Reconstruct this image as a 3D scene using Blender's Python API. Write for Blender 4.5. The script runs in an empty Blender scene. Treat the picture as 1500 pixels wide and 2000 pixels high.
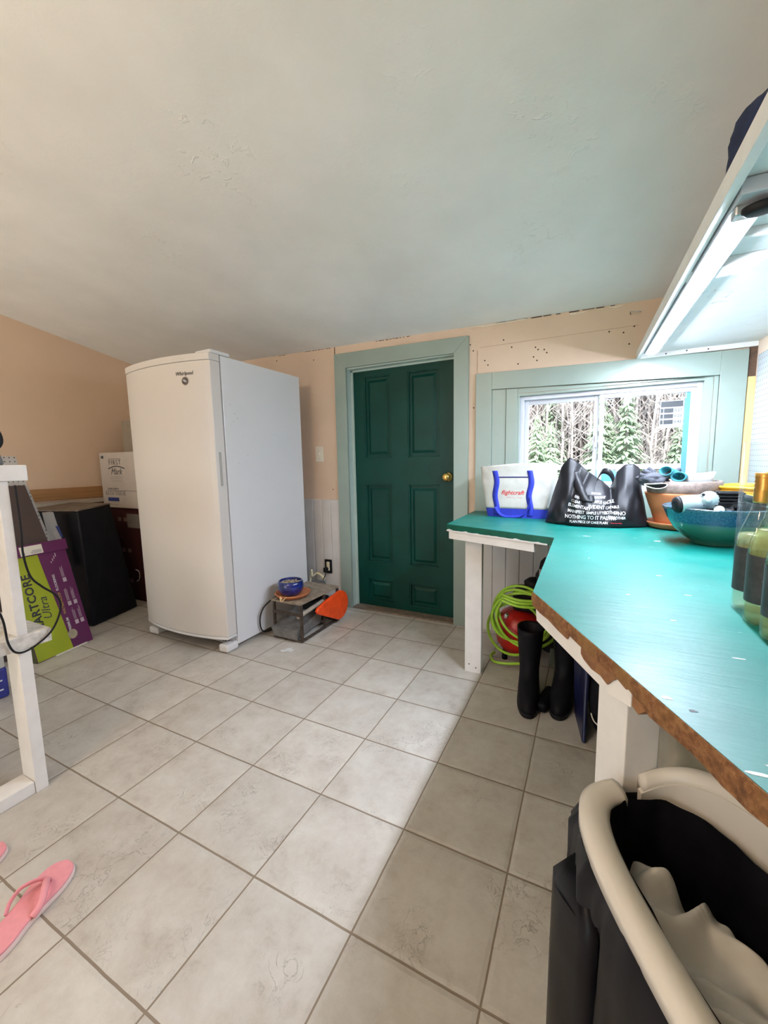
import bpy, bmesh, math, random
from mathutils import Vector, Matrix, noise
from mathutils.bvhtree import BVHTree
R = math.radians
D = bpy.data
S = bpy.context.scene
COL = S.collection
random.seed(7)

# ------------------------------------------------------------------ camera
cam = D.objects.new('camera', D.cameras.new('camera'))
COL.objects.link(cam)
cam.data.sensor_fit = 'HORIZONTAL'
cam.data.sensor_width = 36
cam.data.lens = 36 * 797.45 / 1500
cam.data.clip_start = 0.02
r_ = (0.89281644, 0.45000162, -0.01942537)
d_ = (0.03734042, -0.11692542, -0.99243848)
f_ = (-0.44887024, 0.88534004, -0.12119619)
cam.matrix_world = Matrix(((r_[0], -d_[0], -f_[0], 1.76773), (r_[1], -d_[1], -f_[1], -0.73790),
                           (r_[2], -d_[2], -f_[2], 1.15764), (0, 0, 0, 1)))
S.camera = cam

# ------------------------------------------------------------------ exposure, sky, sun
S.view_settings.view_transform = 'Standard'
S.view_settings.look = 'None'
S.view_settings.gamma = 1
S.view_settings.use_curve_mapping = False
S.view_settings.exposure = 1.45
EXP_LED = 92.0        # strength of the tube light under the shelf
EXP_FILL = 17.0       # strength of the added warm fill globe behind the camera
SKY = 1.7
w = D.worlds.new('sky'); S.world = w; w.use_nodes = True
w.node_tree.nodes['Background'].inputs[0].default_value = (0.80, 0.90, 1.0, 1)
w.node_tree.nodes['Background'].inputs[1].default_value = SKY
sun = D.objects.new('sun', D.lights.new('sun', 'SUN')); COL.objects.link(sun)
sun.data.energy = 6.0; sun.data.angle = R(1.5); sun.data.color = (1, 0.95, 0.86)
sun.rotation_euler = (R(48), R(-12), R(18))

# ------------------------------------------------------------------ materials
def nm(name):
    m = D.materials.new(name); m.use_nodes = True
    nt = m.node_tree
    return m, nt, nt.nodes['Principled BSDF']
def setp(b, col=None, rough=.5, metal=0, spec=.5, **k):
    if col: b.inputs['Base Color'].default_value = (*col, 1)
    b.inputs['Roughness'].default_value = rough
    b.inputs['Metallic'].default_value = metal
    b.inputs['Specular IOR Level'].default_value = spec
    for a, v in k.items(): b.inputs[a.replace('_', ' ')].default_value = v
def pos(nt):
    return nt.nodes.new('ShaderNodeNewGeometry').outputs['Position']
def noise_n(nt, vec, scale, detail=4, rough=.55, dist=0):
    n = nt.nodes.new('ShaderNodeTexNoise'); n.inputs['Scale'].default_value = scale
    n.inputs['Detail'].default_value = detail; n.inputs['Roughness'].default_value = rough
    n.inputs['Distortion'].default_value = dist
    if vec is not None: nt.links.new(vec, n.inputs['Vector'])
    return n.outputs['Fac']
def ramp(nt, fac, stops):
    r = nt.nodes.new('ShaderNodeValToRGB'); nt.links.new(fac, r.inputs[0])
    e = r.color_ramp.elements
    while len(e) < len(stops): e.new(.5)
    for q, (p, c) in zip(e, stops):
        q.position = p; q.color = (*c, 1) if len(c) == 3 else c
    return r.outputs[0]
def mp(nt, op, a, b=None, c=None):
    n = nt.nodes.new('ShaderNodeMath'); n.operation = op
    for i, v in enumerate((a, b, c)):
        if v is None: continue
        if isinstance(v, (int, float)): n.inputs[i].default_value = v
        else: nt.links.new(v, n.inputs[i])
    return n.outputs[0]
def mixc(nt, fac, a, b, mode='MIX'):
    n = nt.nodes.new('ShaderNodeMix'); n.data_type = 'RGBA'; n.blend_type = mode
    for i, v in ((0, fac), (6, a), (7, b)):
        if isinstance(v, (int, float)): n.inputs[i].default_value = v
        elif isinstance(v, tuple): n.inputs[i].default_value = (*v, 1)
        else: nt.links.new(v, n.inputs[i])
    return n.outputs[2]
def bump(nt, b, h, s=.3, d=.01):
    n = nt.nodes.new('ShaderNodeBump'); n.inputs['Strength'].default_value = s
    n.inputs['Distance'].default_value = d
    nt.links.new(h, n.inputs['Height']); nt.links.new(n.outputs[0], b.inputs['Normal'])
def mat(name, col, rough=.5, metal=0, var=.08, scale=20, bs=0, bscale=None, bd=.004, **k):
    """plain procedural paint/plastic/cloth: colour varied by noise, optional bump"""
    m, nt, b = nm(name); setp(b, col, rough, metal, **k)
    p = pos(nt)
    if var:
        f = noise_n(nt, p, scale)
        lo = tuple(max(0, c * (1 - var)) for c in col); hi = tuple(min(1, c * (1 + var)) for c in col)
        nt.links.new(ramp(nt, f, [(.3, lo), (.7, hi)]), b.inputs['Base Color'])
    if bs:
        bump(nt, b, noise_n(nt, p, bscale or scale * 3, 5), bs, bd)
    return m
def emis(name, col, s):
    m, nt, b = nm(name); setp(b, (.9, .9, .9), .4)
    b.inputs['Emission Color'].default_value = (*col, 1); b.inputs['Emission Strength'].default_value = s
    return m
def glass(name, tint=(1, 1, 1), refl=.12, rough=.02):
    m = D.materials.new(name); m.use_nodes = True; nt = m.node_tree; nt.nodes.clear()
    o = nt.nodes.new('ShaderNodeOutputMaterial'); t = nt.nodes.new('ShaderNodeBsdfTransparent')
    g = nt.nodes.new('ShaderNodeBsdfGlossy'); x = nt.nodes.new('ShaderNodeMixShader')
    fr = nt.nodes.new('ShaderNodeLayerWeight'); fr.inputs[0].default_value = .5
    t.inputs[0].default_value = (*tint, 1); g.inputs['Roughness'].default_value = rough
    f = mp(nt, 'MULTIPLY_ADD', mp(nt, 'POWER', fr.outputs['Facing'], 4), .5, refl)
    nt.links.new(f, x.inputs[0]); nt.links.new(t.outputs[0], x.inputs[1]); nt.links.new(g.outputs[0], x.inputs[2])
    nt.links.new(x.outputs[0], o.inputs[0])
    return m

T = 0.32      # one floor tile

def m_floor():
    m, nt, b = nm('tile'); setp(b, None, .42, spec=.35)
    p = pos(nt); sx = nt.nodes.new('ShaderNodeSeparateXYZ'); nt.links.new(p, sx.inputs[0])
    x = mp(nt, 'DIVIDE', sx.outputs[0], T); y = mp(nt, 'DIVIDE', sx.outputs[1], T)
    wob = mp(nt, 'MULTIPLY', mp(nt, 'SUBTRACT', noise_n(nt, p, 9, 3), .5), .012)
    x = mp(nt, 'ADD', x, wob); y = mp(nt, 'ADD', y, wob)
    dx = mp(nt, 'ABSOLUTE', mp(nt, 'SUBTRACT', mp(nt, 'FRACT', mp(nt, 'ADD', x, .5)), .5))
    dy = mp(nt, 'ABSOLUTE', mp(nt, 'SUBTRACT', mp(nt, 'FRACT', mp(nt, 'ADD', y, .5)), .5))
    gx = mp(nt, 'SUBTRACT', dx, .0075); gy = mp(nt, 'SUBTRACT', dy, .0095)
    g = mp(nt, 'MINIMUM', gx, gy)
    grout = mp(nt, 'GREATER_THAN', 0, g)
    cx = nt.nodes.new('ShaderNodeCombineXYZ')
    nt.links.new(mp(nt, 'FLOOR', x), cx.inputs[0]); nt.links.new(mp(nt, 'FLOOR', y), cx.inputs[1])
    wn = nt.nodes.new('ShaderNodeTexWhiteNoise'); nt.links.new(cx.outputs[0], wn.inputs[0])
    add = nt.nodes.new('ShaderNodeVectorMath'); add.operation = 'MULTIPLY_ADD'
    nt.links.new(wn.outputs['Color'], add.inputs[0]); add.inputs[1].default_value = (7, 7, 7); nt.links.new(p, add.inputs[2])
    n1 = noise_n(nt, add.outputs[0], 9, 10, .72, .15)
    c = ramp(nt, n1, [(.28, (.42, .375, .32)), (.44, (.54, .50, .445)), (.60, (.60, .57, .515)), (.78, (.65, .62, .57))])
    n2 = noise_n(nt, p, 2.2, 6, .6)
    c = mixc(nt, mp(nt, 'MULTIPLY', ramp(nt, n2, [(.5, (0, 0, 0)), (.75, (1, 1, 1))]), .30), c, (.42, .37, .31))
    vein = noise_n(nt, add.outputs[0], 16, 6, .6, 1.2)
    v = ramp(nt, vein, [(.488, (0, 0, 0)), (.5, (1, 1, 1)), (.512, (0, 0, 0))])
    patch = ramp(nt, noise_n(nt, add.outputs[0], 5, 2), [(.52, (0, 0, 0)), (.64, (1, 1, 1))])
    vp = mp(nt, 'MULTIPLY', v, patch)
    c = mixc(nt, mp(nt, 'MULTIPLY', vp, .8), c, (.26, .235, .20))
    hv = mp(nt, 'MULTIPLY_ADD', wn.outputs['Value'], .12, .92)
    hs = nt.nodes.new('ShaderNodeHueSaturation'); nt.links.new(hv, hs.inputs['Value']); nt.links.new(c, hs.inputs['Color'])
    c = mixc(nt, grout, hs.outputs[0], (.25, .20, .15))
    nt.links.new(c, b.inputs['Base Color'])
    nt.links.new(mp(nt, 'MULTIPLY_ADD', grout, .4, .45), b.inputs['Roughness'])
    edge = mp(nt, 'MINIMUM', mp(nt, 'MULTIPLY', g, 30), 1)
    h = mp(nt, 'ADD', edge, mp(nt, 'MULTIPLY', vp, -.5))
    h = mp(nt, 'ADD', h, mp(nt, 'MULTIPLY', n1, .5))
    bump(nt, b, h, .5, .003)
    return m
def m_plaster(name, col, s=.35, mottled=.05, streak=True, rough=.65):
    m, nt, b = nm(name); setp(b, col, rough, spec=.3)
    p = pos(nt)
    f = noise_n(nt, p, 2.5, 5)
    nt.links.new(ramp(nt, f, [(.3, tuple(c * (1 - mottled) for c in col)), (.7, tuple(min(1, c * (1 + mottled)) for c in col))]), b.inputs['Base Color'])
    n1 = noise_n(nt, p, 24, 3, .5, .8)
    h = ramp(nt, n1, [(.58, (0, 0, 0)), (.64, (.8, .8, .8)), (.70, (.1, .1, .1)), (.72, (0, 0, 0))]) if streak else n1
    msk = ramp(nt, noise_n(nt, p, 3.1, 2), [(.56, (0, 0, 0)), (.68, (1, 1, 1))])
    h = mp(nt, 'MULTIPLY', h, msk)
    h = mp(nt, 'ADD', h, mp(nt, 'MULTIPLY', noise_n(nt, p, 38, 4), .30))
    h = mp(nt, 'ADD', h, mp(nt, 'MULTIPLY', noise_n(nt, p, 4, 2), 1.2))
    bump(nt, b, h, s, .008)
    return m
def m_peg(name, col, axes, rough=.5, step=.0254, rad=.11):
    m, nt, b = nm(name); setp(b, col, rough)
    p = pos(nt); sx = nt.nodes.new('ShaderNodeSeparateXYZ'); nt.links.new(p, sx.inputs[0])
    q = []
    for a in axes:
        u = mp(nt, 'SUBTRACT', mp(nt, 'FRACT', mp(nt, 'DIVIDE', sx.outputs[a], step)), .5)
        q.append(mp(nt, 'MULTIPLY', u, u))
    dist = mp(nt, 'SQRT', mp(nt, 'ADD', q[0], q[1]))
    hole = mp(nt, 'LESS_THAN', dist, rad)
    nt.links.new(mixc(nt, hole, col, (.02, .02, .02)), b.inputs['Base Color'])
    return m
def m_wood(name, c1, c2, axis=0, rough=.55, sc=6):
    m, nt, b = nm(name); setp(b, None, rough)
    mpn = nt.nodes.new('ShaderNodeMapping'); s = [sc * 5] * 3; s[axis] = sc * .4
    mpn.inputs['Scale'].default_value = s; nt.links.new(pos(nt), mpn.inputs[0])
    f = noise_n(nt, mpn.outputs[0], 1, 6, .6, .6)
    nt.links.new(ramp(nt, f, [(.3, c1), (.7, c2)]), b.inputs['Base Color'])
    bump(nt, b, f, .3, .002)
    return m
def m_countertop():
    m, nt, b = nm('green_gloss_paint'); setp(b, None, .45, spec=.45)
    p = pos(nt)
    f = noise_n(nt, p, 3, 6)
    c = ramp(nt, f, [(.3, (.0, .14, .115)), (.7, (.002, .19, .155))])
    mpn = nt.nodes.new('ShaderNodeMapping'); mpn.inputs['Scale'].default_value = (22, 110, 22); mpn.inputs['Rotation'].default_value = (0, 0, .3)
    nt.links.new(p, mpn.inputs[0])
    sc = ramp(nt, noise_n(nt, mpn.outputs[0], 1, 2, .4), [(.755, (0, 0, 0)), (.77, (1, 1, 1))])
    c = mixc(nt, mp(nt, 'MULTIPLY', sc, .8), c, (.55, .66, .60))
    dk = ramp(nt, noise_n(nt, p, 60, 1, .4), [(.80, (0, 0, 0)), (.82, (1, 1, 1))])
    c = mixc(nt, dk, c, (.02, .05, .04))
    nt.links.new(c, b.inputs['Base Color'])
    nt.links.new(ramp(nt, noise_n(nt, p, 5, 5), [(.3, (.36, .36, .36)), (.7, (.50, .50, .50))]), b.inputs['Roughness'])
    bump(nt, b, noise_n(nt, mpn.outputs[0], .5, 5), .25, .003)
    return m
def m_chip():
    m, nt, b = nm('raw_particle_board'); setp(b, None, .9)
    p = pos(nt)
    f = noise_n(nt, p, 90, 6, .7)
    c = ramp(nt, f, [(.3, (.10, .040, .014)), (.5, (.24, .105, .04)), (.7, (.40, .20, .085))])
    c = mixc(nt, ramp(nt, noise_n(nt, p, 16, 3), [(.45, (0, 0, 0)), (.6, (.6, .6, .6))]), c, (.30, .165, .055))
    nt.links.new(c, b.inputs['Base Color']); bump(nt, b, f, .9, .006)
    return m
M = {}
M['floor'] = m_floor()
M['ceiling'] = m_plaster('ceiling_paint', (.90, .895, .885), .35)
M['peach'] = m_plaster('peach_paint', (.73, .565, .43), .3, .06)
M['left'] = m_plaster('peach_paint_smooth', (.71, .53, .385), .06, .03)
M['rear'] = mat('rear_wall_paint', (.70, .60, .50), .8, var=.03)
M['board'] = mat('white_beadboard_paint', (.66, .64, .62), .5, var=.05, scale=8)
M['sage'] = mat('sage_paint', (.29, .36, .315), .32, var=.05, scale=6, bs=.08, bscale=30)
M['sagedk'] = mat('sage_groove_paint', (.28, .36, .32), .4, var=.03)
M['door'] = mat('dark_green_gloss_paint', (.002, .046, .034), .36, var=.15, scale=5, bs=.05, bscale=40, spec=.22)
M['vinyl'] = mat('white_vinyl', (.58, .60, .66), .35, var=.02)
M['white'] = mat('white_paint', (.80, .79, .77), .45, var=.05, scale=14, bs=.25, bscale=60, bd=.002)
M['worn'] = mat('worn_white_paint', (.66, .64, .60), .6, var=.22, scale=45, bs=.6, bscale=90, bd=.002)
M['shelfw'] = m_plaster('shelf_underside_plaster', (.74, .76, .75), .9, .04)
M['enamel'] = mat('white_enamel', (.74, .74, .75), .22, var=.015, scale=3, bs=.03, bscale=260, bd=.001)
M['doorskin'] = mat('freezer_door_enamel', (.69, .655, .62), .34, var=.02, scale=3, bs=.03, bscale=300, bd=.001)
M['counter'] = m_countertop()
M['greenedge'] = mat('green_edge_paint', (.002, .105, .07), .3, var=.2, scale=20, bs=.2)
M['chip'] = m_chip()
M['chipface'] = m_wood('torn_hardboard', (.16, .062, .02), (.33, .155, .055), 0)
M['dark'] = mat('black_plastic', (.010, .010, .012), .5, var=.3, scale=30, bs=.1, spec=.25)
M['rubber'] = mat('black_rubber', (.006, .006, .009), .55, var=.3, scale=20, bs=.15, spec=.15)
M['brass'] = mat('polished_brass', (.80, .52, .16), .16, 1, var=.05)
M['ivory'] = mat('ivory_plastic', (.80, .76, .66), .4, var=.03)
M['steel'] = mat('dull_steel', (.52, .53, .54), .38, .8, var=.15, scale=40, bs=.1)
M['chrome'] = mat('chrome', (.8, .8, .8), .12, 1, var=0)
M['gold'] = mat('gold_foil_cap', (.72, .40, .10), .28, .75, var=.08, scale=60)
M['navy'] = mat('navy_cloth', (.012, .022, .065), .85, var=.3, scale=30, bs=.4, bscale=180)
M['taupe'] = mat('taupe_card', (.30, .245, .185), .9, var=.06)
M['cardw'] = mat('white_cardboard', (.50, .44, .385), .8, var=.05, scale=10)
M['maroon'] = mat('maroon_cardboard', (.045, .008, .010), .6, var=.2)
M['ink'] = mat('dark_print', (.05, .055, .06), .6, var=0)
M['blueink'] = mat('blue_print', (.03, .05, .22), .6, var=0)
M['whiteink'] = mat('white_print', (.75, .75, .76), .6, var=0)
M['red'] = mat('red_enamel', (.50, .012, .008), .3, var=.2, scale=14, bs=.1)
M['redink'] = mat('red_print', (.65, .04, .05), .6, var=0)
M['lime'] = mat('lime_hose', (.42, .72, .06), .38, var=.1, scale=30)
M['terra'] = mat('terracotta', (.52, .18, .07), .75, var=.12, scale=16, bs=.2, bscale=80)

# ------------------------------------------------------------------ mesh helpers
class MB:
    def __init__(s): s.bm = bmesh.new()
    def poly(s, pts):
        return s.bm.faces.new([s.bm.verts.new(p) for p in pts])
    def hexa(s, p):      # 4 bottom pts, 4 top pts (same winding)
        v = [s.bm.verts.new(q) for q in p]
        for f in ((3, 2, 1, 0), (4, 5, 6, 7), (0, 1, 5, 4), (1, 2, 6, 5), (2, 3, 7, 6), (3, 0, 4, 7)):
            s.bm.faces.new([v[i] for i in f])
        return s
    def box(s, x0, x1, y0, y1, z0, z1, Mx=None):
        p = [(x0, y0, z0), (x1, y0, z0), (x1, y1, z0), (x0, y1, z0), (x0, y0, z1), (x1, y0, z1), (x1, y1, z1), (x0, y1, z1)]
        if Mx: p = [Mx @ Vector(q) for q in p]
        return s.hexa(p)
    def prism(s, pts, a, b, ax='z', Mx=None):
        def P(q, h): 
            v = {'z': (q[0], q[1], h), 'y': (q[0], h, q[1]), 'x': (h, q[0], q[1])}[ax]
            return Mx @ Vector(v) if Mx else v
        lo = [s.bm.verts.new(P(q, a)) for q in pts]; hi = [s.bm.verts.new(P(q, b)) for q in pts]
        n = len(pts)
        s.bm.faces.new(lo[::-1]); s.bm.faces.new(hi)
        for i in range(n): s.bm.faces.new((lo[i], lo[(i + 1) % n], hi[(i + 1) % n], hi[i]))
        return s
    def loft(s, rings, closed=True, cap=True, loop=False):
        vs = [[s.bm.verts.new(p) for p in r] for r in rings]
        n = len(vs[0]); m = len(vs)
        for i in range(m if loop else m - 1):
            a, b = vs[i], vs[(i + 1) % m]
            for j in range(n if closed else n - 1):
                s.bm.faces.new((a[j], a[(j + 1) % n], b[(j + 1) % n], b[j]))
        if cap and closed and not loop:
            s.bm.faces.new(vs[0][::-1]); s.bm.faces.new(vs[-1])
        return s
    def tube(s, pts, r, seg=8, loop=False, flat=1.0):
        pts = [Vector(p) for p in pts]; n = len(pts); rings = []
        up = None
        for i, p in enumerate(pts):
            a = pts[i - 1] if (i or loop) else p; b = pts[(i + 1) % n] if (i < n - 1 or loop) else p
            t = (b - a).normalized()
            if up is None:
                up = t.orthogonal().normalized()
            up = (up - t * up.dot(t))
            up = up.normalized() if up.length > 1e-6 else t.orthogonal().normalized()
            sd = t.cross(up)
            rr = r(i / (n - 1)) if callable(r) else r
            rings.append([p + up * (math.cos(k * 2 * math.pi / seg) * rr) + sd * (math.sin(k * 2 * math.pi / seg) * rr * flat) for k in range(seg)])
        return s.loft(rings, loop=loop)
    def lathe(s, prof, c=(0, 0, 0), seg=40, Mx=None, cap=True):
        rings = []
        for r, z in prof:
            ring = [Vector((c[0] + r * math.cos(k * 2 * math.pi / seg), c[1] + r * math.sin(k * 2 * math.pi / seg), c[2] + z)) for k in range(seg)]
            if Mx: ring = [Mx @ q for q in ring]
            rings.append(ring)
        return s.loft(rings, cap=cap)
    def build(s, name, m, parent=None, smooth=False, bevel=0, sub=0, seg=2, solid=0):
        bmesh.ops.recalc_face_normals(s.bm, faces=s.bm.faces)
        me = D.meshes.new(name); s.bm.to_mesh(me); s.bm.free()
        me.materials.append(m)
        if smooth:
            me.polygons.foreach_set('use_smooth', [True] * len(me.polygons))
        o = D.objects.new(name, me); COL.objects.link(o)
        if parent:
            o.parent = parent
            root = parent; off = Vector(parent.get('_b', (0, 0, 0)))
            o.matrix_parent_inverse = Matrix.Translation(-off)
        if solid:
            q = o.modifiers.new('s', 'SOLIDIFY'); q.thickness = solid; q.offset = 0
        if bevel:
            q = o.modifiers.new('b', 'BEVEL'); q.width = bevel; q.segments = seg; q.limit_method = 'ANGLE'; q.angle_limit = R(40)
        if sub:
            q = o.modifiers.new('u', 'SUBSURF'); q.levels = sub; q.render_levels = sub
        return o
bases = []
def tag(o, label, cat, group=None, kind=None):
    o['label'] = label; o['category'] = cat
    if group: o['group'] = group
    if kind: o['kind'] = kind
    return o
def thing(name, label, cat, base=(0, 0, 0), group=None):
    o = D.objects.new(name, None); COL.objects.link(o); o.location = base; o.empty_display_size = .05
    o['_b'] = base; bases.append(o)
    return tag(o, label, cat, group)
def struct(o):
    o['kind'] = 'structure'; return o
def text(name, body, m, Mx, size, parent, ext=.0006, align='CENTER', bvh=None, dirv=None, off=.0015, shear=0, space=1, bold=0):
    c = D.curves.new(name, 'FONT'); c.offset = size * bold; c.body = body; c.size = size; c.extrude = 0; c.align_x = align; c.align_y = 'CENTER'
    c.shear = shear; c.space_character = space; c.resolution_u = 2
    o = D.objects.new(name, c); COL.objects.link(o)
    bpy.context.view_layer.update()
    me = D.meshes.new_from_object(o.evaluated_get(bpy.context.evaluated_depsgraph_get()))
    D.objects.remove(o); D.curves.remove(c)
    me.transform(Mx)
    bm = bmesh.new(); bm.from_mesh(me)
    if bvh:
        bmesh.ops.subdivide_edges(bm, edges=[e for e in bm.edges if e.calc_length() > size * .5], cuts=1)
        bmesh.ops.triangulate(bm, faces=bm.faces)
        for v in bm.verts:
            h = bvh.ray_cast(v.co - dirv * .5, dirv)
            if h[0]: v.co = h[0] - dirv * off
    else:
        r = bmesh.ops.extrude_face_region(bm, geom=bm.faces[:])
        n = (Mx.to_3x3() @ Vector((0, 0, 1))).normalized()
        for g in r['geom']:
            if isinstance(g, bmesh.types.BMVert): g.co += n * ext
    bm.to_mesh(me); bm.free()
    me.materials.clear(); me.materials.append(m)
    o = D.objects.new(name, me); COL.objects.link(o)
    if parent:
        o.parent = parent; o.matrix_parent_inverse = Matrix.Translation(-Vector(parent.get('_b', (0, 0, 0))))
    return o
def frame(o, ex, ey):   # matrix with local x -> ex, local y -> ey
    ex = Vector(ex).normalized(); ey = Vector(ey); ey = (ey - ex * ey.dot(ex)).normalized(); ez = ex.cross(ey)
    return Matrix(((ex.x, ey.x, ez.x, o[0]), (ex.y, ey.y, ez.y, o[1]), (ex.z, ey.z, ez.z, o[2]), (0, 0, 0, 1)))
def copy_tree(o, parent=None):
    c = o.copy(); COL.objects.link(c)
    if parent: c.parent = parent
    for ch in list(o.children): copy_tree(ch, c)
    return c
def nz(x, y, z, s): return noise.noise(Vector((x * s, y * s, z * s)))
def smooth_path(pts, n=8):
    pts = [Vector(p) for p in pts]; out = []
    for i in range(len(pts) - 1):
        p0 = pts[max(i - 1, 0)]; p1 = pts[i]; p2 = pts[i + 1]; p3 = pts[min(i + 2, len(pts) - 1)]
        for k in range(n):
            t = k / n
            out.append(.5 * ((2 * p1) + (p2 - p0) * t + (2 * p0 - 5 * p1 + 4 * p2 - p3) * t * t + (3 * p1 - p0 - 3 * p2 + p3) * t ** 3))
    return out + [pts[-1]]

# ------------------------------------------------------------------ room shell
XL, XR, YB, YR = -2.096, 2.48, 1.98, -3.2
def zc(x, y): return 2.03 - .0165 * x + .178 * (YB - y)
struct(MB().box(XL - .2, XR + .2, YR - .2, YB + .05, -.12, 0).build('floor', M['floor']))
b = MB()
cc = [(XL - .2, YR - .2), (XR + .2, YR - .2), (XR + .2, YB + .2), (XL - .2, YB + .2)]
b.hexa([(x, y, zc(x, y)) for x, y in cc] + [(x, y, zc(x, y) + .12) for x, y in cc])
struct(b.build('ceiling', M['ceiling']))
b = MB()
b.prism([(YR - .1, 0), (YB + .15, 0), (YB + .15, zc(XL, YB + .15) + .02), (YR - .1, zc(XL, YR - .1) + .02)], XL - .12, XL, 'x')
struct(b.build('wall_left', M['left']))
b = MB()
b.prism([(YR - .1, 0), (YB + .15, 0), (YB + .15, zc(XR, YB + .15) + .02), (YR - .1, zc(XR, YR - .1) + .02)], XR, XR + .12, 'x')
struct(b.build('wall_right', M['peach']))
# rear wall with an opening added behind the camera for fill daylight
b = MB(); zr = 3.1
for x0, x1, z0, z1 in ((XL, -1.5, 0, zr), (.5, XR, 0, zr), (-1.5, .5, 0, .06), (-1.5, .5, 2.2, zr)):
    b.box(x0, x1, YR - .12, YR, z0, z1)
struct(b.build('wall_rear', M['rear']))
# back wall: door opening x .098-.935 z 0-1.865 ; window opening 1.30-2.335 / .86-1.60
DX0, DX1, DZ = .10, .935, 1.868
WX0, WX1, WZ0, WZ1 = 1.34, 2.315, .95, 1.563
b = MB(); y0, y1 = YB, YB + .15
def colm(x0, x1, z0, z1=None):
    t0 = z1 if z1 else zc(x0, YB) + .01; t1 = z1 if z1 else zc(x1, YB) + .01
    b.hexa([(x0, y0, z0), (x1, y0, z0), (x1, y1, z0), (x0, y1, z0), (x0, y0, t0), (x1, y0, t1), (x1, y1, t1), (x0, y1, t0)])
colm(XL, .085, 0); colm(.085, .95, DZ); colm(.95, WX0, 0); colm(WX0, WX1, 0, WZ0); colm(WX0, WX1, WZ1); colm(WX1, XR, 0)
wb = struct(b.build('wall_back', M['peach']))
# board seams and caulk lines on the back wall
b = MB()
b.box(1.10, 1.97, YB - .0015, YB + .01, 1.873, 1.8745)
b.box(1.085, 1.0885, YB - .002, YB + .01, 1.70, 1.86)
b.build('board_seam', mat('seam_shadow_line', (.50, .33, .21), .8, var=.2), wb)
b = MB()
b.box(-.006, -.001, YB - .002, YB + .01, 1.962, 2.028)
for x0, x1 in ((-.55, -.48), (-.28, -.03), (.35, .62), (1.2, 1.9)):
    n = 10
    for k in range(n):
        a = x0 + (x1 - x0) * k / n; e = x0 + (x1 - x0) * (k + random.uniform(.3, 1)) / n
        zz = zc(a, YB) - .0015
        b.box(a, e, YB - .002, YB + .01, zz - .002 - random.random() * .003, zz)
b.build('ceiling_crack', mat('dark_gap', (.05, .03, .02), .9, var=0), wb)
b = MB()
for x0, x1, dz, h in ((1.0, 1.42, .004, .014), (1.62, 1.72, .012, .015), (1.75, 1.80, .01, .008), (1.82, 1.9, .008, .014)):
    n = 14; top = []; bot = []
    for k in range(n + 1):
        x = x0 + (x1 - x0) * k / n; e = math.sin(math.pi * k / n) ** .4 + .05
        z = zc(x, YB) - dz + .001
        top.append((x, z + .003 * nz(x, 0, 0, 60))); bot.append((x, z - h * e * (.6 + .9 * abs(nz(x, 3, 0, 45)))))
    b.prism(top + bot[::-1], YB - .003, YB + .005, 'y')
b.build('bare_plaster_patch', mat('bare_plaster', (.80, .70, .58), .9, var=.1), wb)
b = MB()
for x, z in ((1.25, 1.90), (1.44, 1.83), (1.455, 1.815), (1.49, 1.81), (1.43, 1.775), (1.45, 1.752), (1.505, 1.79), (1.135, 1.79), (1.155, 1.76), (1.34, 1.745), (1.83, 1.86), (1.9, 1.845), (1.95, 1.87), (1.93, 1.78), (1.04, 1.9), (-.2, 1.96), (1.0, 1.93), (1.06, 1.86), (1.065, 1.5), (-.57, 2.0), (1.3, 1.85), (-.06, .95)):
    b.lathe([(.0045, 0), (.0045, .003)], (0, 0, 0), 8, Matrix.Translation((x, YB + .001, z)) @ Matrix.Rotation(R(90), 4, 'X'))
b.build('nail_hole', mat('nail_hole_shadow', (.06, .04, .03), .9, var=0), wb)
# chair-rail board and panelling on the left wall
b = MB(); b.box(XL, XL + .02, -1.6, YB, .905, .998)
tr = struct(b.build('trim_1', m_wood('brown_stained_rail', (.30, .14, .05), (.46, .24, .10), 1), None, bevel=.003))
struct(MB().box(XL, XL + .028, -1.6, YB, .86, .885).build('trim_2', mat('cream_strip', (.48, .42, .34), .6, var=.05)))
struct(MB().box(XL, XL + .01, -1.6, YB, 0, .86).build('trim_3', m_wood('brown_wall_panelling', (.13, .07, .035), (.20, .11, .06), 2)))
# wainscot boards, left of the door and below the counter
def wains(name, xa, xb, z1):
    b = MB(); x = xa
    while x < xb - .01:
        e = min(x + .0865, xb)
        b.box(x + .0018, e - .0018, YB - .012, YB + .001, .0, z1); x = e
    b.box(xa, xb, YB - .006, YB + .001, 0, z1 - .001)
    o = struct(b.build(name, M['board'], bevel=.0035, seg=1)); return o
wains('trim_4', -1.9, .0, .868)
wains('trim_5', 1.03, XR, .79)
# ------------------------------------------------------------------ door and its casing
b = MB()
b.hexa([(.001, YB - .022, 0), (.10, YB - .022, 0), (.10, YB, 0), (.001, YB, 0), (.001, YB - .022, 1.972), (.10, YB - .022, 1.862), (.10, YB, 1.862), (.001, YB, 1.972)])
b.hexa([(.935, YB - .022, 0), (1.033, YB - .022, 0), (1.033, YB, 0), (.935, YB, 0), (.935, YB - .022, 1.858), (1.033, YB - .022, 1.955), (1.033, YB, 1.955), (.935, YB, 1.858)])
b.hexa([(.10, YB - .022, 1.862), (.935, YB - .022, 1.858), (.935, YB, 1.858), (.10, YB, 1.862), (.001, YB - .022, 1.972), (1.033, YB - .022, 1.955), (1.033, YB, 1.955), (.001, YB, 1.972)])
cas = struct(b.build('trim_6', M['sage'], bevel=.002))
b = MB()
b.box(.085, .10, YB, YB + .15, 0, DZ); b.box(.935, .95, YB, YB + .15, 0, DZ); b.box(.085, .95, YB, YB + .15, 1.852, 1.868)
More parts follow.
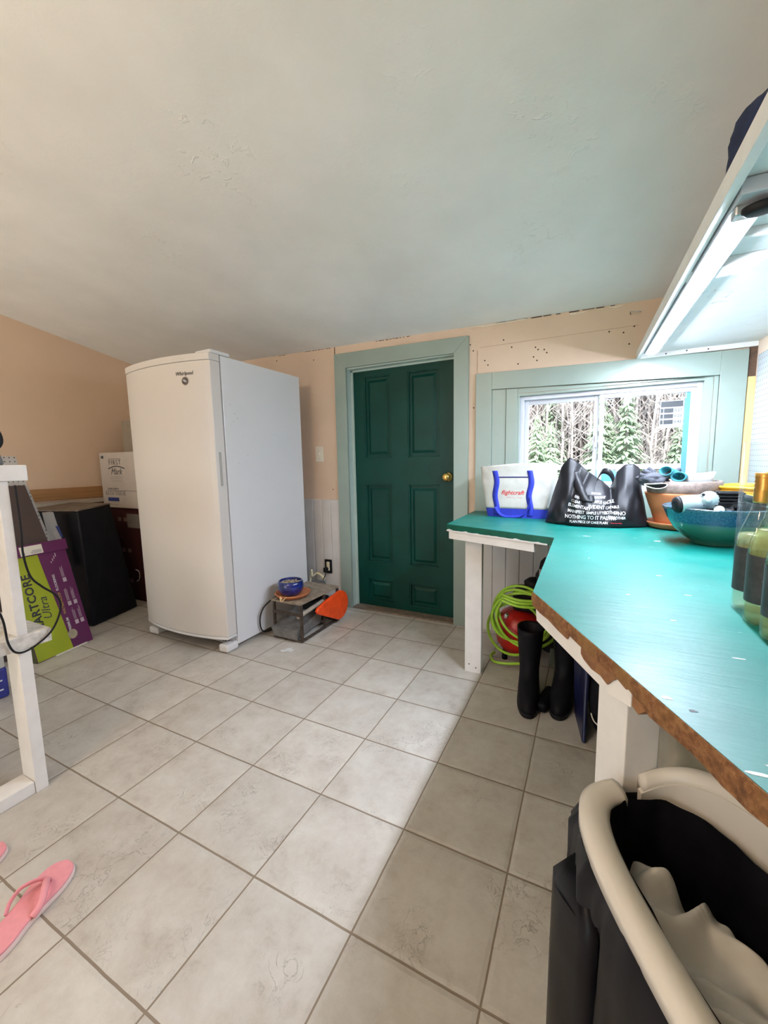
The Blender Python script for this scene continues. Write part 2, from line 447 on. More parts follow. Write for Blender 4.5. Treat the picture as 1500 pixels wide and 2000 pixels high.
b.box(.10, .112, YB + .055, YB + .072, 0, 1.852); b.box(.923, .935, YB + .055, YB + .072, 0, 1.852); b.box(.10, .935, YB + .055, YB + .072, 1.840, 1.852)
struct(b.build('trim_7', mat('pale_sage_paint', (.46, .56, .50), .35, var=.04)))
struct(MB().box(.10, .935, YB - .015, YB + .15, 0, .012).build('trim_8', mat('worn_threshold_wood', (.20, .15, .11), .7, var=.3, scale=30)))
yd = YB + .074
panels = [(.195, .415, 1.19, 1.80), (.555, .785, 1.19, 1.80), (.20, .425, .375, .99), (.56, .80, .375, .99), (.205, .43, .055, .235), (.565, .805, .055, .235)]
b = MB()
xs = sorted({.113, .922} | {p[0] for p in panels} | {p[1] for p in panels})
# stiles/rails as separate boxes around panels (two columns)
rows = [(.014, .055), (.235, .375), (.99, 1.19), (1.80, 1.853)]
b.box(.101, .20, yd, yd + .035, .014, 1.853); b.box(.803, .934, yd, yd + .035, .014, 1.853); b.box(.425, .56, yd, yd + .035, .014, 1.853)
for z0, z1 in rows:
    b.box(.20, .425, yd, yd + .035, z0, z1); b.box(.56, .803, yd, yd + .035, z0, z1)
door = struct(b.build('door_1', M['door']))
for (x0, x1, z0, z1) in panels:
    x0 = .20 if x0 < .3 else .56; x1 = .425 if x1 < .5 else .803
    b = MB()
    b.box(x0, x1, yd + .018, yd + .03, z0, z1)
    i = .028
    b.hexa([(x0 + i, yd + .018, z0 + i), (x1 - i, yd + .018, z0 + i), (x1 - i, yd + .018, z1 - i), (x0 + i, yd + .018, z1 - i),
            (x0 + i + .02, yd + .008, z0 + i + .02), (x1 - i - .02, yd + .008, z0 + i + .02), (x1 - i - .02, yd + .008, z1 - i - .02), (x0 + i + .02, yd + .008, z1 - i - .02)])
    # moulding bead
    for q in ((x0, x0 + .01, z0, z1), (x1 - .01, x1, z0, z1), (x0, x1, z0, z0 + .01), (x0, x1, z1 - .01, z1)):
        b.box(q[0], q[1], yd + .002, yd + .02, q[2], q[3])
    b.build('door_panel', M['door'], door, bevel=.002)
Mx = Matrix.Translation((.868, yd, 1.045)) @ Matrix.Rotation(R(90), 4, 'X')
kn = MB().lathe([(.032, 0), (.033, .004), (.028, .010), (.013, .013), (.012, .028), (.020, .034), (.028, .046), (.029, .056), (.024, .066), (.012, .071), (.001, .072)], (0, 0, 0), 32, Mx)
k = kn.build('door_knob', M['brass'], door, smooth=True); k['label'] = 'polished brass knob'

# ------------------------------------------------------------------ window 1
b = MB(); ya, yb_ = YB - .022, YB
def slab(b, x0, x1, z0, z1, ztl=None, ztr=None, y0=ya, y1=yb_):
    b.hexa([(x0, y0, z0), (x1, y0, z0), (x1, y1, z0), (x0, y1, z0), (x0, y0, ztl or z1), (x1, y0, ztr or z1), (x1, y1, ztr or z1), (x0, y1, ztl or z1)])
slab(b, 1.083, 1.185, .82, 0, 1.709, 1.707)
slab(b, 2.338, 2.447, .82, 0, 1.684, 1.680)
b.hexa([(1.185, ya, 1.603), (2.338, ya, 1.566), (2.338, yb_, 1.566), (1.185, yb_, 1.603), (1.185, ya, 1.707), (2.338, ya, 1.684), (2.338, yb_, 1.684), (1.185, yb_, 1.707)])
slab(b, 1.185, 2.338, .82, .95)
win_casing = struct(b.build('trim_9', M['sage'], bevel=.002))
b = MB()
slab(b, 1.186, 1.272, .95, 0, 1.600, 1.598, YB - .010, YB)
slab(b, 1.275, 1.34, .95, 0, 1.597, 1.594, YB - .016, YB)
slab(b, 2.318, 2.336, .95, 0, 1.566, 1.565, YB - .012, YB)
slab(b, 1.275, 2.336, 1.565, 1.60, 1.598, 1.563, YB - .006, YB)
struct(b.build('trim_10', M['sage'], bevel=.002))
b = MB()   # reveal lining
b.box(WX0 - .002, WX0 + .014, YB - .002, YB + .15, WZ0, WZ1); b.box(WX1 - .037, WX1 + .001, YB - .004, YB + .15, WZ0, WZ1); b.box(WX0, WX1, YB, YB + .15, WZ1 - .014, WZ1); b.box(WX0, WX1, YB, YB + .15, WZ0, WZ0 + .015)
struct(b.build('trim_11', M['sage'], bevel=.0015))
yf = YB + .03; wx0, wx1, wz1, wz0 = WX0 + .012, WX1 - .036, WZ1 - .014, WZ0 + .015
def rect_frame(b, x0, x1, z0, z1, w, y0, y1, wb=None):
    wb = wb or w
    b.box(x0, x0 + w, y0, y1, z0, z1); b.box(x1 - w, x1, y0, y1, z0, z1)
    b.box(x0 + w, x1 - w, y0, y1, z1 - w, z1); b.box(x0 + w, x1 - w, y0, y1, z0, z0 + wb)
win = struct(MB().box(wx0, wx1, yf + .05, yf + .06, wz0, wz0 + .01).build('window_1', M['vinyl']))
b = MB(); rect_frame(b, wx0, wx1, wz0, wz1, .024, yf, yf + .07); b.build('window_frame', M['vinyl'], win, bevel=.002)
xm = 1.80
b = MB(); rect_frame(b, wx0 + .024, xm - .004, wz0 + .03, wz1 - .024, .026, yf + .035, yf + .06); sl = b.build('sash', M['vinyl'], win, bevel=.002)
b = MB(); rect_frame(b, xm, wx1 - .024, wz0 + .03, wz1 - .024, .023, yf + .008, yf + .034); sr = b.build('sash', M['vinyl'], win, bevel=.002)
b = MB(); b.box(xm - .02, xm - .008, yf + .02, yf + .036, 1.22, 1.30); b.box(xm - .026, xm - .018, yf + .012, yf + .03, 1.20, 1.25)
b.build('latch', M['vinyl'], win, bevel=.003)
gl = glass('window_glass', (.98, .99, .99), .02)
MB().box(wx0 + .049, xm - .029, yf + .046, yf + .049, wz0 + .055, wz1 - .049).build('pane', gl, sl)
MB().box(xm + .022, wx1 - .046, yf + .019, yf + .022, wz0 + .052, wz1 - .046).build('pane', gl, sr)
# blue spacer film, energy sticker on the right sash
MB().box(wx1 - .071, wx1 - .046, yf + .014, yf + .017, wz0 + .052, wz1 - .047).build('blue_film', mat('blue_film', (.10, .30, .55), .4, var=.05), win)
b = MB()
for (xa, za) in ((xm + .030, wz1 - .088), (wx1 - .100, wz1 - .078)):
    for q in ((0, .035, 0, .0035), (0, .035, .03, .0335), (0, .0035, 0, .0335), (.0315, .035, 0, .0335)):
        b.box(xa + q[0], xa + q[1], yf + .013, yf + .016, za + q[2], za + q[3])
b.build('corner_clip', mat('clip_grey', (.42, .47, .50), .4, var=0), win)
st = MB().box(2.096, 2.204, yf + .010, yf + .0125, 1.315, 1.462).build('energy_sticker', mat('sticker_paper', (.36, .40, .42), .5, var=.03), win)
b = MB(); b.box(2.100, 2.200, yf + .008, yf + .0105, 1.428, 1.458)
for kz in range(3): 
    z = 1.398 - kz * .031
    b.box(2.100, 2.112, yf + .008, yf + .0105, z, z + .022); b.box(2.116, 2.158, yf + .008, yf + .0105, z, z + .022)
b.build('sticker_print', M['ink'], st)
for kz, t in enumerate(('0.27', '0.23', '0.42')):
    text('sticker_number', t, M['ink'], frame((2.180, yf + .0085, 1.409 - kz * .031), (1, 0, 0), (0, 0, 1)), .020, st)
for x, z in ((2.129, 1.409), (2.129, 1.378), (2.129, 1.347)):
    pass

# ------------------------------------------------------------------ unseen glazed opening behind the camera, added as daylight fill
b = MB(); rect_frame(b, -1.5, .5, .06, 2.2, .06, YR - .08, YR - .03); b.box(-.53, -.47, YR - .08, YR - .03, .12, 2.14)
w2 = struct(b.build('fill_glazing', M['vinyl']))
MB().box(-1.44, .44, YR - .06, YR - .055, .12, 2.14).build('pane', gl, w2)

# ------------------------------------------------------------------ freezer
fr = thing('upright_freezer', 'tall white upright freezer with curved front door against the back wall', 'freezer', (-.57, 1.4, 0))
MB().box(-.955, -.19, 1.045, 1.775, .028, 1.795).build('cabinet', M['enamel'], fr, bevel=.006)
def door_prof(x0, x1, n=24):
    out = []
    for k in range(n + 1):
        t = k / n; x = x0 + (x1 - x0) * t
        out.append((x, .965 - .058 * (1 - (2 * t - 1) ** 2) ** .9))
    return out
pf = door_prof(-.962, -.187)
b = MB(); b.prism(pf + [(-.187, 1.036), (-.962, 1.036)], .105, 1.755)
dr = b.build('door', M['doorskin'], fr, bevel=.004)
pf2 = [(x, y - .003) for x, y in pf]
MB().prism(pf2 + [(-.186, 1.036), (-.963, 1.036)], 1.756, 1.795).build('door_cap', M['doorskin'], dr, bevel=.004)
MB().prism(pf2 + [(-.186, 1.036), (-.963, 1.036)], .088, .104).build('door_trim', M['enamel'], dr, bevel=.003)
MB().box(-.95, -.20, 1.036, 1.046, .10, 1.79).build('gasket', mat('grey_gasket', (.25, .26, .27), .7, var=0), dr)
MB().box(-.1875, -.1845, .988, 1.005, 1.035, 1.235).build('handle_grip', mat('grey_grip', (.42, .41, .38), .5, var=.05), dr, bevel=.001)
b = MB(); b.box(-.315, -.188, .975, 1.12, 1.796, 1.818); b.build('hinge_cover', M['enamel'], fr, bevel=.008, seg=3)
b = MB(); b.box(-.93, -.215, 1.02, 1.045, .03, .09)
g = b.build('kick_grille', mat('grille_grey', (.38, .36, .34), .6, var=.05), fr)
b = MB()
for k in range(26):
    x = -.90 + k * .026; b.box(x, x + .014, 1.016, 1.021, .045, .078)
b.build('grille_slot', mat('slot_shadow', (.08, .08, .08), .8, var=0), g)
for x0, x1 in ((-.955, -.865), (-.27, -.19)):
    b = MB(); b.box(x0, x1, .955, 1.05, .003, .052); b.build('foot', M['enamel'], fr, bevel=.014, seg=3)
b = MB(); b.box(-.962, -.94, 1.0, 1.045, .02, .10); b.build('corner_bracket', M['enamel'], fr, bevel=.004)
yl = lambda x: .965 - .058 * (1 - (2 * (x + .962) / .775 - 1) ** 2) ** .9
ang = math.atan2(yl(-.33) - yl(-.40), .07)
ex = Vector((math.cos(ang), math.sin(ang), 0))
text('brand_mark', 'Whirlpool', M['ink'], frame((-.352, yl(-.352) - .0015, 1.688), ex, (0, 0, 1)), .030, dr, ext=.0008, shear=.2)
Mx = frame((-.348, yl(-.348) - .001, 1.646), ex, (0, 0, 1))
b = MB(); b.lathe([(.0235, 0), (.0225, .003)], (0, 0, 0), 32, Mx)
bd = b.build('round_badge', mat('badge_grey', (.20, .17, .15), .35, .4, var=0), dr, smooth=False)
b = MB(); b.lathe([(.016, .003), (.016, .0036)], (0, 0, 0), 28, Mx); b.build('badge_center', M['ink'], bd)
b = MB()
for dx in (-.006, .001, .008):
    b.box(-.0013, .0013, -.010, .010, .0036, .0044, Mx @ Matrix.Translation((dx, 0, 0)) @ Matrix.Rotation(R(38), 4, 'Z'))
b.build('badge_swirl', M['whiteink'], bd)
for y, z in ((1.10, 1.52), (1.13, 1.47), (1.15, 1.44), (1.12, 1.42), (1.22, 1.22), (1.48, 1.36), (1.30, .72), (1.14, 1.17)):
    MB().lathe([(.002, 0), (.002, .0006)], (0, 0, 0), 6, Matrix.Translation((-.19, y, z)) @ Matrix.Rotation(R(90), 4, 'Y')).build('paint_chip', M['ink'], fr)

# ------------------------------------------------------------------ light switch and outlet
sw = thing('light_switch', 'ivory toggle light switch plate on the peach wall between freezer and door', 'light switch', (-.177, YB, 1.23))
MB().box(-.215, -.140, YB - .007, YB, 1.17, 1.29).build('switch_plate', M['ivory'], sw, bevel=.003)
MB().box(-.184, -.172, YB - .016, YB - .006, 1.222, 1.242).build('toggle', M['ivory'], sw, bevel=.002)
for z in (1.20, 1.26): MB().lathe([(.003, 0), (.002, .0015)], (0, 0, 0), 10, Matrix.Translation((-.178, YB - .007, z)) @ Matrix.Rotation(R(90), 4, 'X')).build('screw', M['steel'], sw)
ou = thing('wall_outlet', 'uncovered ivory outlet in black box on the white beadboard', 'outlet', (-.12, YB, .33))
b = MB(); rect_frame(b, -.152, -.088, .265, .378, .010, YB - .024, YB - .010); b.box(-.15, -.09, YB - .015, YB - .012, .27, .37)
b.build('outlet_box', M['dark'], ou, bevel=.002)
b = MB(); b.box(-.136, -.106, YB - .028, YB - .013, .285, .36); b.build('receptacle', mat('aged_ivory', (.66, .58, .40), .5, var=.1), ou, bevel=.006, seg=3)
pc = thing('power_cord', 'black plug and cord hanging from the open wall outlet', 'cord', (-.13, YB - .04, .29))
MB().box(-.142, -.112, YB - .068, YB - .028, .278, .318).build('plug', M['dark'], pc, bevel=.008, seg=3)
MB().tube(smooth_path([(-.127, YB - .05, .28), (-.130, YB - .055, .25), (-.145, YB - .06, .22), (-.15, YB - .07, .17), (-.18, YB - .09, .10), (-.20, YB - .08, .01)]), .0035).build('cord', M['dark'], pc, smooth=True)
MB().tube(smooth_path([(-.14, YB - .05, .22), (-.17, YB - .06, .255), (-.215, YB - .06, .265), (-.245, YB - .07, .24), (-.262, YB - .06, .29), (-.268, YB - .07, .20), (-.262, YB - .09, .10), (-.25, YB - .08, .01)]), .009, flat=.3).build('cloth_strap', mat('cream_webbing', (.78, .70, .46), .8, var=.1), pc, smooth=True)['label'] = 'cream webbing strap'
# ------------------------------------------------------------------ floor tool with orange guard
rust = mat('rusty_painted_metal', (.075, .055, .042), .65, .3, var=.45, scale=40, bs=.4)
tl = thing('tool_stand', 'low rusty metal tool frame with orange guard beside freezer', 'tool', (.02, 1.5, 0))
ZT = .255
stt = mat('scuffed_top_plate', (.27, .22, .165), .55, .1, var=.35, scale=22, bs=.3)
b = MB(); b.hexa([(-.105, 1.262, ZT), (.142, 1.262, ZT), (.155, 1.70, ZT), (-.14, 1.70, ZT), (-.105, 1.262, ZT + .012), (.142, 1.262, ZT + .012), (.155, 1.70, ZT + .012), (-.14, 1.70, ZT + .012)])
b.build('top_plate', stt, tl, bevel=.002)
for x, y in ((-.10, 1.27), (.125, 1.27), (.125, 1.52), (.125, 1.69), (-.10, 1.69)):
    MB().box(x, x + .016, y, y + .016, .004, ZT).build('leg', rust, tl, bevel=.001)
b = MB()
for q in ((-.10, .14, 1.268, 1.284, .004, .016), (-.10, .14, 1.69, 1.706, .004, .016), (-.10, -.086, 1.27, 1.70, .004, .016), (.125, .14, 1.27, 1.70, .004, .018), (-.10, .14, 1.268, 1.276, .175, .195)):
    b.box(*q)
b.build('frame', rust, tl, bevel=.001)
b = MB(); b.hexa([(-.085, 1.255, .02), (.11, 1.255, .02), (.11, 1.52, .05), (-.085, 1.52, .05), (-.10, 1.245, .085), (.118, 1.245, .085), (.118, 1.53, .15), (-.10, 1.53, .15)])
b.build('chute', mat('dull_grey_steel', (.24, .235, .23), .42, .5, var=.25, scale=20), tl, bevel=.002)
MB().tube([(.10, 1.28, .165), (.12, 1.42, .19), (.13, 1.52, .205)], .014, 12).build('roller', mat('worn_roller', (.42, .36, .29), .6, var=.2), tl, smooth=True)
MB().box(-.04, .09, 1.48, 1.66, .04, .2).build('motor_block', M['dark'], tl, bevel=.01)
MB().tube([(.07, 1.60, .10), (.18, 1.60, .10)], .022, 14).build('axle', M['steel'], tl)
# orange guard: teardrop disc standing along y, facing the camera side
pts = []
cy, cz_, rr = 1.665, .135, .105
for k in range(25):
    a = R(-105 + 210 * k / 24)
    pts.append((cy + rr * math.cos(a), cz_ + rr * math.sin(a)))
pts += [(1.50, .22), (1.40, .195), (1.385, .178), (1.40, .155)]
b = MB(); b.prism(pts, .158, .182, 'x'); b.build('guard', mat('orange_enamel', (.85, .075, .010), .4, var=.12, scale=25), tl, bevel=.006, seg=3)['label'] = 'bright orange teardrop guard'
MB().lathe([(.088, 0), (.088, .05)], (0, 0, 0), 32, Matrix.Translation((.105, 1.66, .11)) @ Matrix.Rotation(R(90), 4, 'Y')).build('wheel_housing', M['dark'], tl, smooth=False)
MB().tube(smooth_path([(-.16, 1.66, .005), (-.18, 1.45, .008), (-.172, 1.26, .03), (-.17, 1.22, .12), (-.155, 1.25, .21), (-.13, 1.36, .262), (-.135, 1.5, .275), (-.13, 1.72, .18)]), .0045).build('cord', M['dark'], tl, smooth=True)
tag(MB().box(-.10, -.005, 1.70, 1.76, .215, .272).build('grey_adapter', mat('grey_plastic', (.10, .10, .10), .6, var=.1), None, bevel=.012, seg=3), 'dark grey adapter block behind the top of the rusty tool frame', 'adapter')
sa = tag(MB().lathe([(.082, 0), (.098, .004), (.116, .022), (.121, .028), (.115, .030), (.108, .022), (.09, .012), (.001, .012)], (-.01, 1.375, ZT + .0125), 44).build('plant_saucer', M['terra'], None, smooth=True), 'terracotta saucer under the blue pot on the rusty tool', 'saucer')
pt = thing('glazed_pot', 'small cobalt blue glazed pot of dry soil on terracotta saucer', 'plant pot', (-.02, 1.37, ZT + .026))
pz = ZT + .026
cob = mat('cobalt_glaze', (.010, .022, .16), .12, var=.55, scale=30, Coat_Weight=.6)
MB().lathe([(.058, 0), (.068, .004), (.082, .03), (.088, .055), (.086, .078), (.080, .094), (.074, .096), (.073, .088), (.078, .07), (.001, .068)], (-.025, 1.375, pz), 44).build('pot_body', cob, pt, smooth=True)
b = MB(); n = 26
b.lathe([(.074, 0), (.05, .003), (.001, .004)], (-.025, 1.375, pz + .072), 30)
b.build('soil', mat('dry_soil', (.16, .11, .08), .95, var=.5, scale=90, bs=.8, bscale=200), pt, smooth=True)
b = MB()
for k in range(70):
    a = random.random() * 6.28; q = math.sqrt(random.random()) * .066; L = random.uniform(.006, .016)
    c0 = Vector((-.025 + q * math.cos(a), 1.375 + q * math.sin(a), pz + .078)); dv = Vector((random.uniform(-1, 1), random.uniform(-1, 1), random.uniform(-.1, .4))).normalized() * L
    b.tube([c0 - dv, c0 + dv], .0022, 5)
lt = b.build('dry_leaf_litter', mat('dry_leaves', (.50, .40, .28), .9, var=.4, scale=80), pt); lt['kind'] = 'stuff'
tag(MB().tube(smooth_path([(.005, 1.247, ZT + .03), (-.005, 1.24, ZT + .045), (.01, 1.235, ZT + .02), (.025, 1.25, ZT + .035), (.04, 1.245, ZT + .048)]), .006, 6, flat=.4).build('dried_leaf', mat('dry_leaf_tan', (.72, .48, .25), .8, var=.2), None, smooth=True), 'curled dry tan leaf lying on the saucer rim', 'leaf')

# ------------------------------------------------------------------ counter
ZC = .822
A0 = (1.082, YB - .013); A1 = (1.088, 1.347); A2 = (1.638, 1.127); A3 = (1.647, .333); A4 = (1.939, -.240); A5 = (2.30, -.95); A6 = (XR - .005, -.95); A7 = (XR - .005, YB - .013)
ct = thing('counter', 'L-shaped worktop painted glossy green with raw broken brown edge', 'counter', (1.6, 1.0, 0))
b = MB(); b.prism([A0, A1, A2, A3, A4, A5, A6, A7], ZC - .024, ZC)
b.build('worktop', M['counter'], ct)
for x, y, w_, h_, m_ in ((1.76, 1.215, .035, .010, 'w'), (2.014, 1.19, .030, .012, 'w'), (1.874, -.083, .018, .012, 'w'), (1.90, -.105, .012, .008, 'd'), (1.94, -.21, .030, .007, 'w'), (1.96, -.19, .028, .005, 'w'), (1.985, -.17, .022, .006, 'w'), (1.772, .779, .003, .022, 'w'), (1.70, .46, .004, .004, 'd'), (1.74, .50, .005, .003, 'd'), (1.69, .56, .004, .004, 'd'), (1.80, .62, .005, .003, 'd'), (1.86, .40, .012, .004, 'w'), (1.95, .62, .016, .005, 'w'), (1.99, .45, .018, .004, 'w'), (1.93, .25, .012, .004, 'w'), (2.0, .10, .02, .004, 'w')):
    n_ = 9; pts = [(x + w_ * .5 * math.cos(2 * math.pi * k / n_) * random.uniform(.6, 1.1), y + h_ * .5 * math.sin(2 * math.pi * k / n_) * random.uniform(.5, 1.1)) for k in range(n_)]
    MB().prism(pts, ZC - .0002, ZC + .0004).build('chipped_paint', M['whiteink'] if m_ == 'w' else M['ink'], ct)
# painted front edge board
ed = Vector((A2[0] - A1[0], A2[1] - A1[1], 0)).normalized(); nn = Vector((ed.y, -ed.x, 0))
def strip(p, q, z0, z1, o0, o1):    # vertical board along p->q offset along outward normal
    e = Vector((q[0] - p[0], q[1] - p[1], 0)).normalized(); n_ = Vector((e.y, -e.x, 0))
    P = [Vector((p[0], p[1], 0)) + n_ * o1, Vector((q[0], q[1], 0)) + n_ * o1, Vector((q[0], q[1], 0)) + n_ * o0, Vector((p[0], p[1], 0)) + n_ * o0]
    return [(v.x, v.y, z0) for v in P] + [(v.x, v.y, z1) for v in P]
MB().hexa(strip(A1, A2, ZC - .036, ZC - .002, -.002, .0015)).build('front_edge', M['greenedge'], ct)
# jagged white drips under the green edge
e = ed; b = MB(); L = (Vector(A2) - Vector(A1)).length; n = 40; top = []; bot = []
for k in range(n + 1):
    s_ = L * .95 * k / n; d = max(0, nz(s_, 0, 0, 28)) * .012 + .003
    top.append((s_, ZC - .034 + d)); bot.append((s_, ZC - .038))
Mf = Matrix(((e.x, nn.x, 0, A1[0]), (e.y, nn.y, 0, A1[1]), (0, 0, 1, 0), (0, 0, 0, 1)))
b.prism([(p[0], p[1]) for p in top] + [(p[0], p[1]) for p in bot[::-1]], .001, .003, 'y', Mf)
b.build('paint_drip', M['whiteink'], ct)
MB().hexa(strip((A1[0] + .012, A1[1] - .004), (A1[0] + ed.x * .50, A1[1] + ed.y * .50), .744, ZC - .036, -.018, .0)).build('apron', M['white'], ct, bevel=.001)
# diagonal: raw particle-board lip, torn hardboard pieces, white apron
def lip(p, q, seed):
    Ld = (Vector(q) - Vector(p)).length; e = Vector((q[0] - p[0], q[1] - p[1], 0)).normalized(); n_ = Vector((e.y, -e.x, 0))
    return Ld, Matrix(((e.x, n_.x, 0, p[0]), (e.y, n_.y, 0, p[1]), (0, 0, 1, 0), (0, 0, 0, 1)))
Ld, Mf = lip(A3, A4, 1)
b = MB(); n = 90; rings = []
for k in range(n + 1):
    s_ = -.001 + (Ld + .80) * k / n
    j = .0035 * nz(s_, 0, 0, 50) + .003 * nz(s_, 5, 0, 17)
    zb = ZC - .024 + .004 * nz(s_, 9, 0, 14)
    if s_ > .45: zb -= .008
    def P(o, z): return Mf @ Vector((s_, o, z))
    rings.append([P(-.006, ZC - .0004), P(.0015 + j * .3, ZC - .0006), P(.004 + j * .6, ZC - .012), P(.003 + j * .6, zb), P(-.008, zb - .001)])
b.loft(rings); b.build('raw_edge', M['chip'], ct)['label'] = 'raw brown particle board edge'
z1 = ZC - .024
b = MB()
b.prism([(0, z1), (.195, z1), (.205, z1 - .003), (.198, z1 - .014), (.15, z1 - .014), (.10, z1 - .011), (.05, z1 - .014), (.02, z1 - .012), (0, z1 - .012)], -.002, .001, 'y', Mf)
b.prism([(.258, z1 + .002), (.412, z1), (.405, z1 - .004), (.38, z1 + .0), (.365, z1 - .012), (.352, z1 - .026), (.33, z1 - .022), (.30, z1 - .026), (.27, z1 - .022), (.258, z1 - .016)], -.002, .0012, 'y', Mf)
b.prism([(.414, z1), (.455, z1), (.448, z1 - .012), (.43, z1 - .030), (.414, z1 - .026)], -.030, -.004, 'y', Mf)
b.build('torn_facing', M['chipface'], ct)
b = MB(); b.prism([(.01, z1), (.412, z1), (.412, z1 - .030), (.395, z1 - .034), (.35, z1 - .045), (.02, z1 - .045)], -.036, -.003, 'y', Mf)
b.build('apron', M['white'], ct, bevel=.001)
# legs
MB().box(1.183, 1.272, 1.368, 1.406, 0, .744).build('leg', M['white'], ct, bevel=.0015)
u = Vector((.454, -.891, 0)); v = Vector((.891, .454, 0)); p0 = Vector((1.797, .118, 0))
q = [p0, p0 + u * .092, p0 + u * .092 + v * .06, p0 + v * .06]
MB().hexa([(a.x, a.y, 0) for a in q] + [(a.x, a.y, .770) for a in q]).build('leg', M['white'], ct, bevel=.002)
MB().box(2.38, 2.42, 1.9, 1.94, 0, .787).build('leg', M['white'], ct)
for x, z in ((1.207, .045), (1.245, .03)): MB().lathe([(.004, 0), (.004, .001)], (0, 0, 0), 8, Matrix.Translation((x, 1.368, z)) @ Matrix.Rotation(R(90), 4, 'X')).build('screw', M['ink'], ct)

# ------------------------------------------------------------------ right wall: pegboard, raw stud, shelf
tag(MB().box(XR - .006, XR - .001, -1.2, 1.93, ZC, 1.64).build('pegboard', m_peg('white_pegboard', (.42, .44, .44), (1, 2)), None), 'white pegboard on the right wall between the counter and the shelf', 'pegboard')
struct(MB().box(2.45, XR - .001, YB - .024, YB, .82, 1.545).build('trim_13', m_wood('raw_pine', (.66, .44, .17), (.80, .58, .27), 2), None))
struct(MB().box(2.45, XR, YB - .015, YB, 1.545, 1.70).build('trim_14', mat('dark_brown_strip', (.12, .07, .045), .9, var=.4, scale=30)))  # dark brown strip standing for the gap above the stud
def zs(y, z): return z - .012 - .022 * (YB - y)
def sbox(b, x0, x1, y0, y1, z0, z1):
    def q(x, y, z): return (x + (.008 * (YB - y) if x < 2.3 else 0), y, zs(y, z))
    return b.hexa([q(x0, y0, z0), q(x1, y0, z0), q(x1, y1, z0), q(x0, y1, z0), q(x0, y0, z1), q(x1, y0, z1), q(x1, y1, z1), q(x0, y1, z1)])
sh = thing('wall_shelf', 'deep white painted shelf high on the right wall above the counter', 'shelf', (2.2, .8, 1.7))
sbox(MB(), 1.985, XR - .001, -1.0, YB - .001, 1.725, 1.745).build('shelf_board', M['shelfw'], sh)
sbox(MB(), 1.966, 1.985, -1.0, YB - .001, 1.702, 1.747).build('shelf_lip', M['white'], sh, bevel=.002)
sbox(MB(), 1.985, XR - .001, YB - .026, YB - .001, 1.701, 1.727).build('wall_cleat', M['white'], sh, bevel=.002)
sbox(MB(), 1.985, XR - .001, .72, .80, 1.700, 1.725).build('cross_batten', M['white'], sh, bevel=.002)
sbox(MB(), 1.985, XR - .001, .56, .575, 1.708, 1.725).build('cross_batten', M['white'], sh, bevel=.002)
for x, z in ((2.10, 1.70), (2.19, 1.704), (2.28, 1.70)): MB().lathe([(.004, 0), (.004, .001)], (0, 0, 0), 8, Matrix.Translation((x, YB - .0265, z)) @ Matrix.Rotation(R(90), 4, 'X')).build('screw', M['ink'], sh)
la = thing('tube_light', 'lit white LED tube light fixed under the shelf lip', 'light', (2.03, 1.1, 1.68))
sbox(MB(), 1.988, 2.048, .32, 1.82, 1.695, 1.724).build('housing', M['vinyl'], la, bevel=.003)
b = MB(); rings = []
for y in (.395, 1.79):
    rings.append([(2.018 + .008 * (YB - y) + .024 * math.cos(a), y, zs(y, 1.698) - .012 * math.sin(a)) for a in [R(180 * k / 12) for k in range(13)]])
b.loft(rings); ledo = b.build('diffuser', emis('led_glow', (.76, .84, 1.0), EXP_LED), la)
ledo['label'] = 'glowing white diffuser'
b = MB(); b.lathe([(.001, -.014), (.020, -.013), (.026, -.004), (.026, .006), (.001, .008)], (0, 0, 0), 30, Matrix.Translation((2.045, .355, zs(.355, 1.680))) @ Matrix.Scale(1.6, 4, (1, -.25, 0)) @ Matrix.Scale(.8, 4))
b.build('black_connector', M['dark'], la, smooth=True, bevel=.002)
sbox(MB(), 1.990, 2.046, .36, .393, 1.676, 1.696).build('end_cap', M['steel'], la, bevel=.004)
MB().tube([(2.06, .37, 1.633), (2.18, .40, 1.64), (2.4, .44, 1.65)], .004, 8).build('wire', M['ivory'], la, smooth=True)
# things on the shelf top
def blob(c, r, name, m, seed=0, amp=.15, s=6, sub=4, flat=.0, pw=1.0):
    b = MB(); bmesh.ops.create_icosphere(b.bm, subdivisions=sub, radius=1)
    for vv in b.bm.verts:
        p = vv.co.copy(); k = 1 + amp * noise.noise(p * s * .3 + Vector((seed, seed * 2, 0))) + amp * .5 * noise.noise(p * s + Vector((seed, 0, 3)))
        p = Vector([math.copysign(abs(a) ** pw, a) for a in p]) * k
        z = p.z
        vv.co = Vector((c[0] + p.x * r[0], c[1] + p.y * r[1], max(c[2] + z * r[2], c[2] - r[2] * (1 - flat))))
    return b
def put(name, m, b, label, cat, **k):
    return tag(b.build(name, m, None, smooth=True, **k), label, cat)
put('navy_bag', M['navy'], blob((2.085, .43, 1.775), (.085, .13, .10), '', None, 3, .18, flat=.1), 'navy blue cloth bag lying on the high shelf edge', 'bag')
put('patterned_cloth', mat('brown_spotted_cloth', (.25, .16, .11), .9, var=.8, scale=60), blob((2.12, .17, 1.775), (.10, .13, .10), '', None, 8, .2, flat=.1), 'brown spotted cloth on the high shelf beside the navy bag', 'cloth')
# bent nail
bn = tag(MB().tube([(1.93, YB, 1.935), (1.925, YB - .03, 1.94), (1.975, YB - .05, 1.928)], .003, 6).build('bent_nail', M['steel'], None, smooth=True), 'bent rusty nail sticking out of the wall left of the shelf', 'nail')

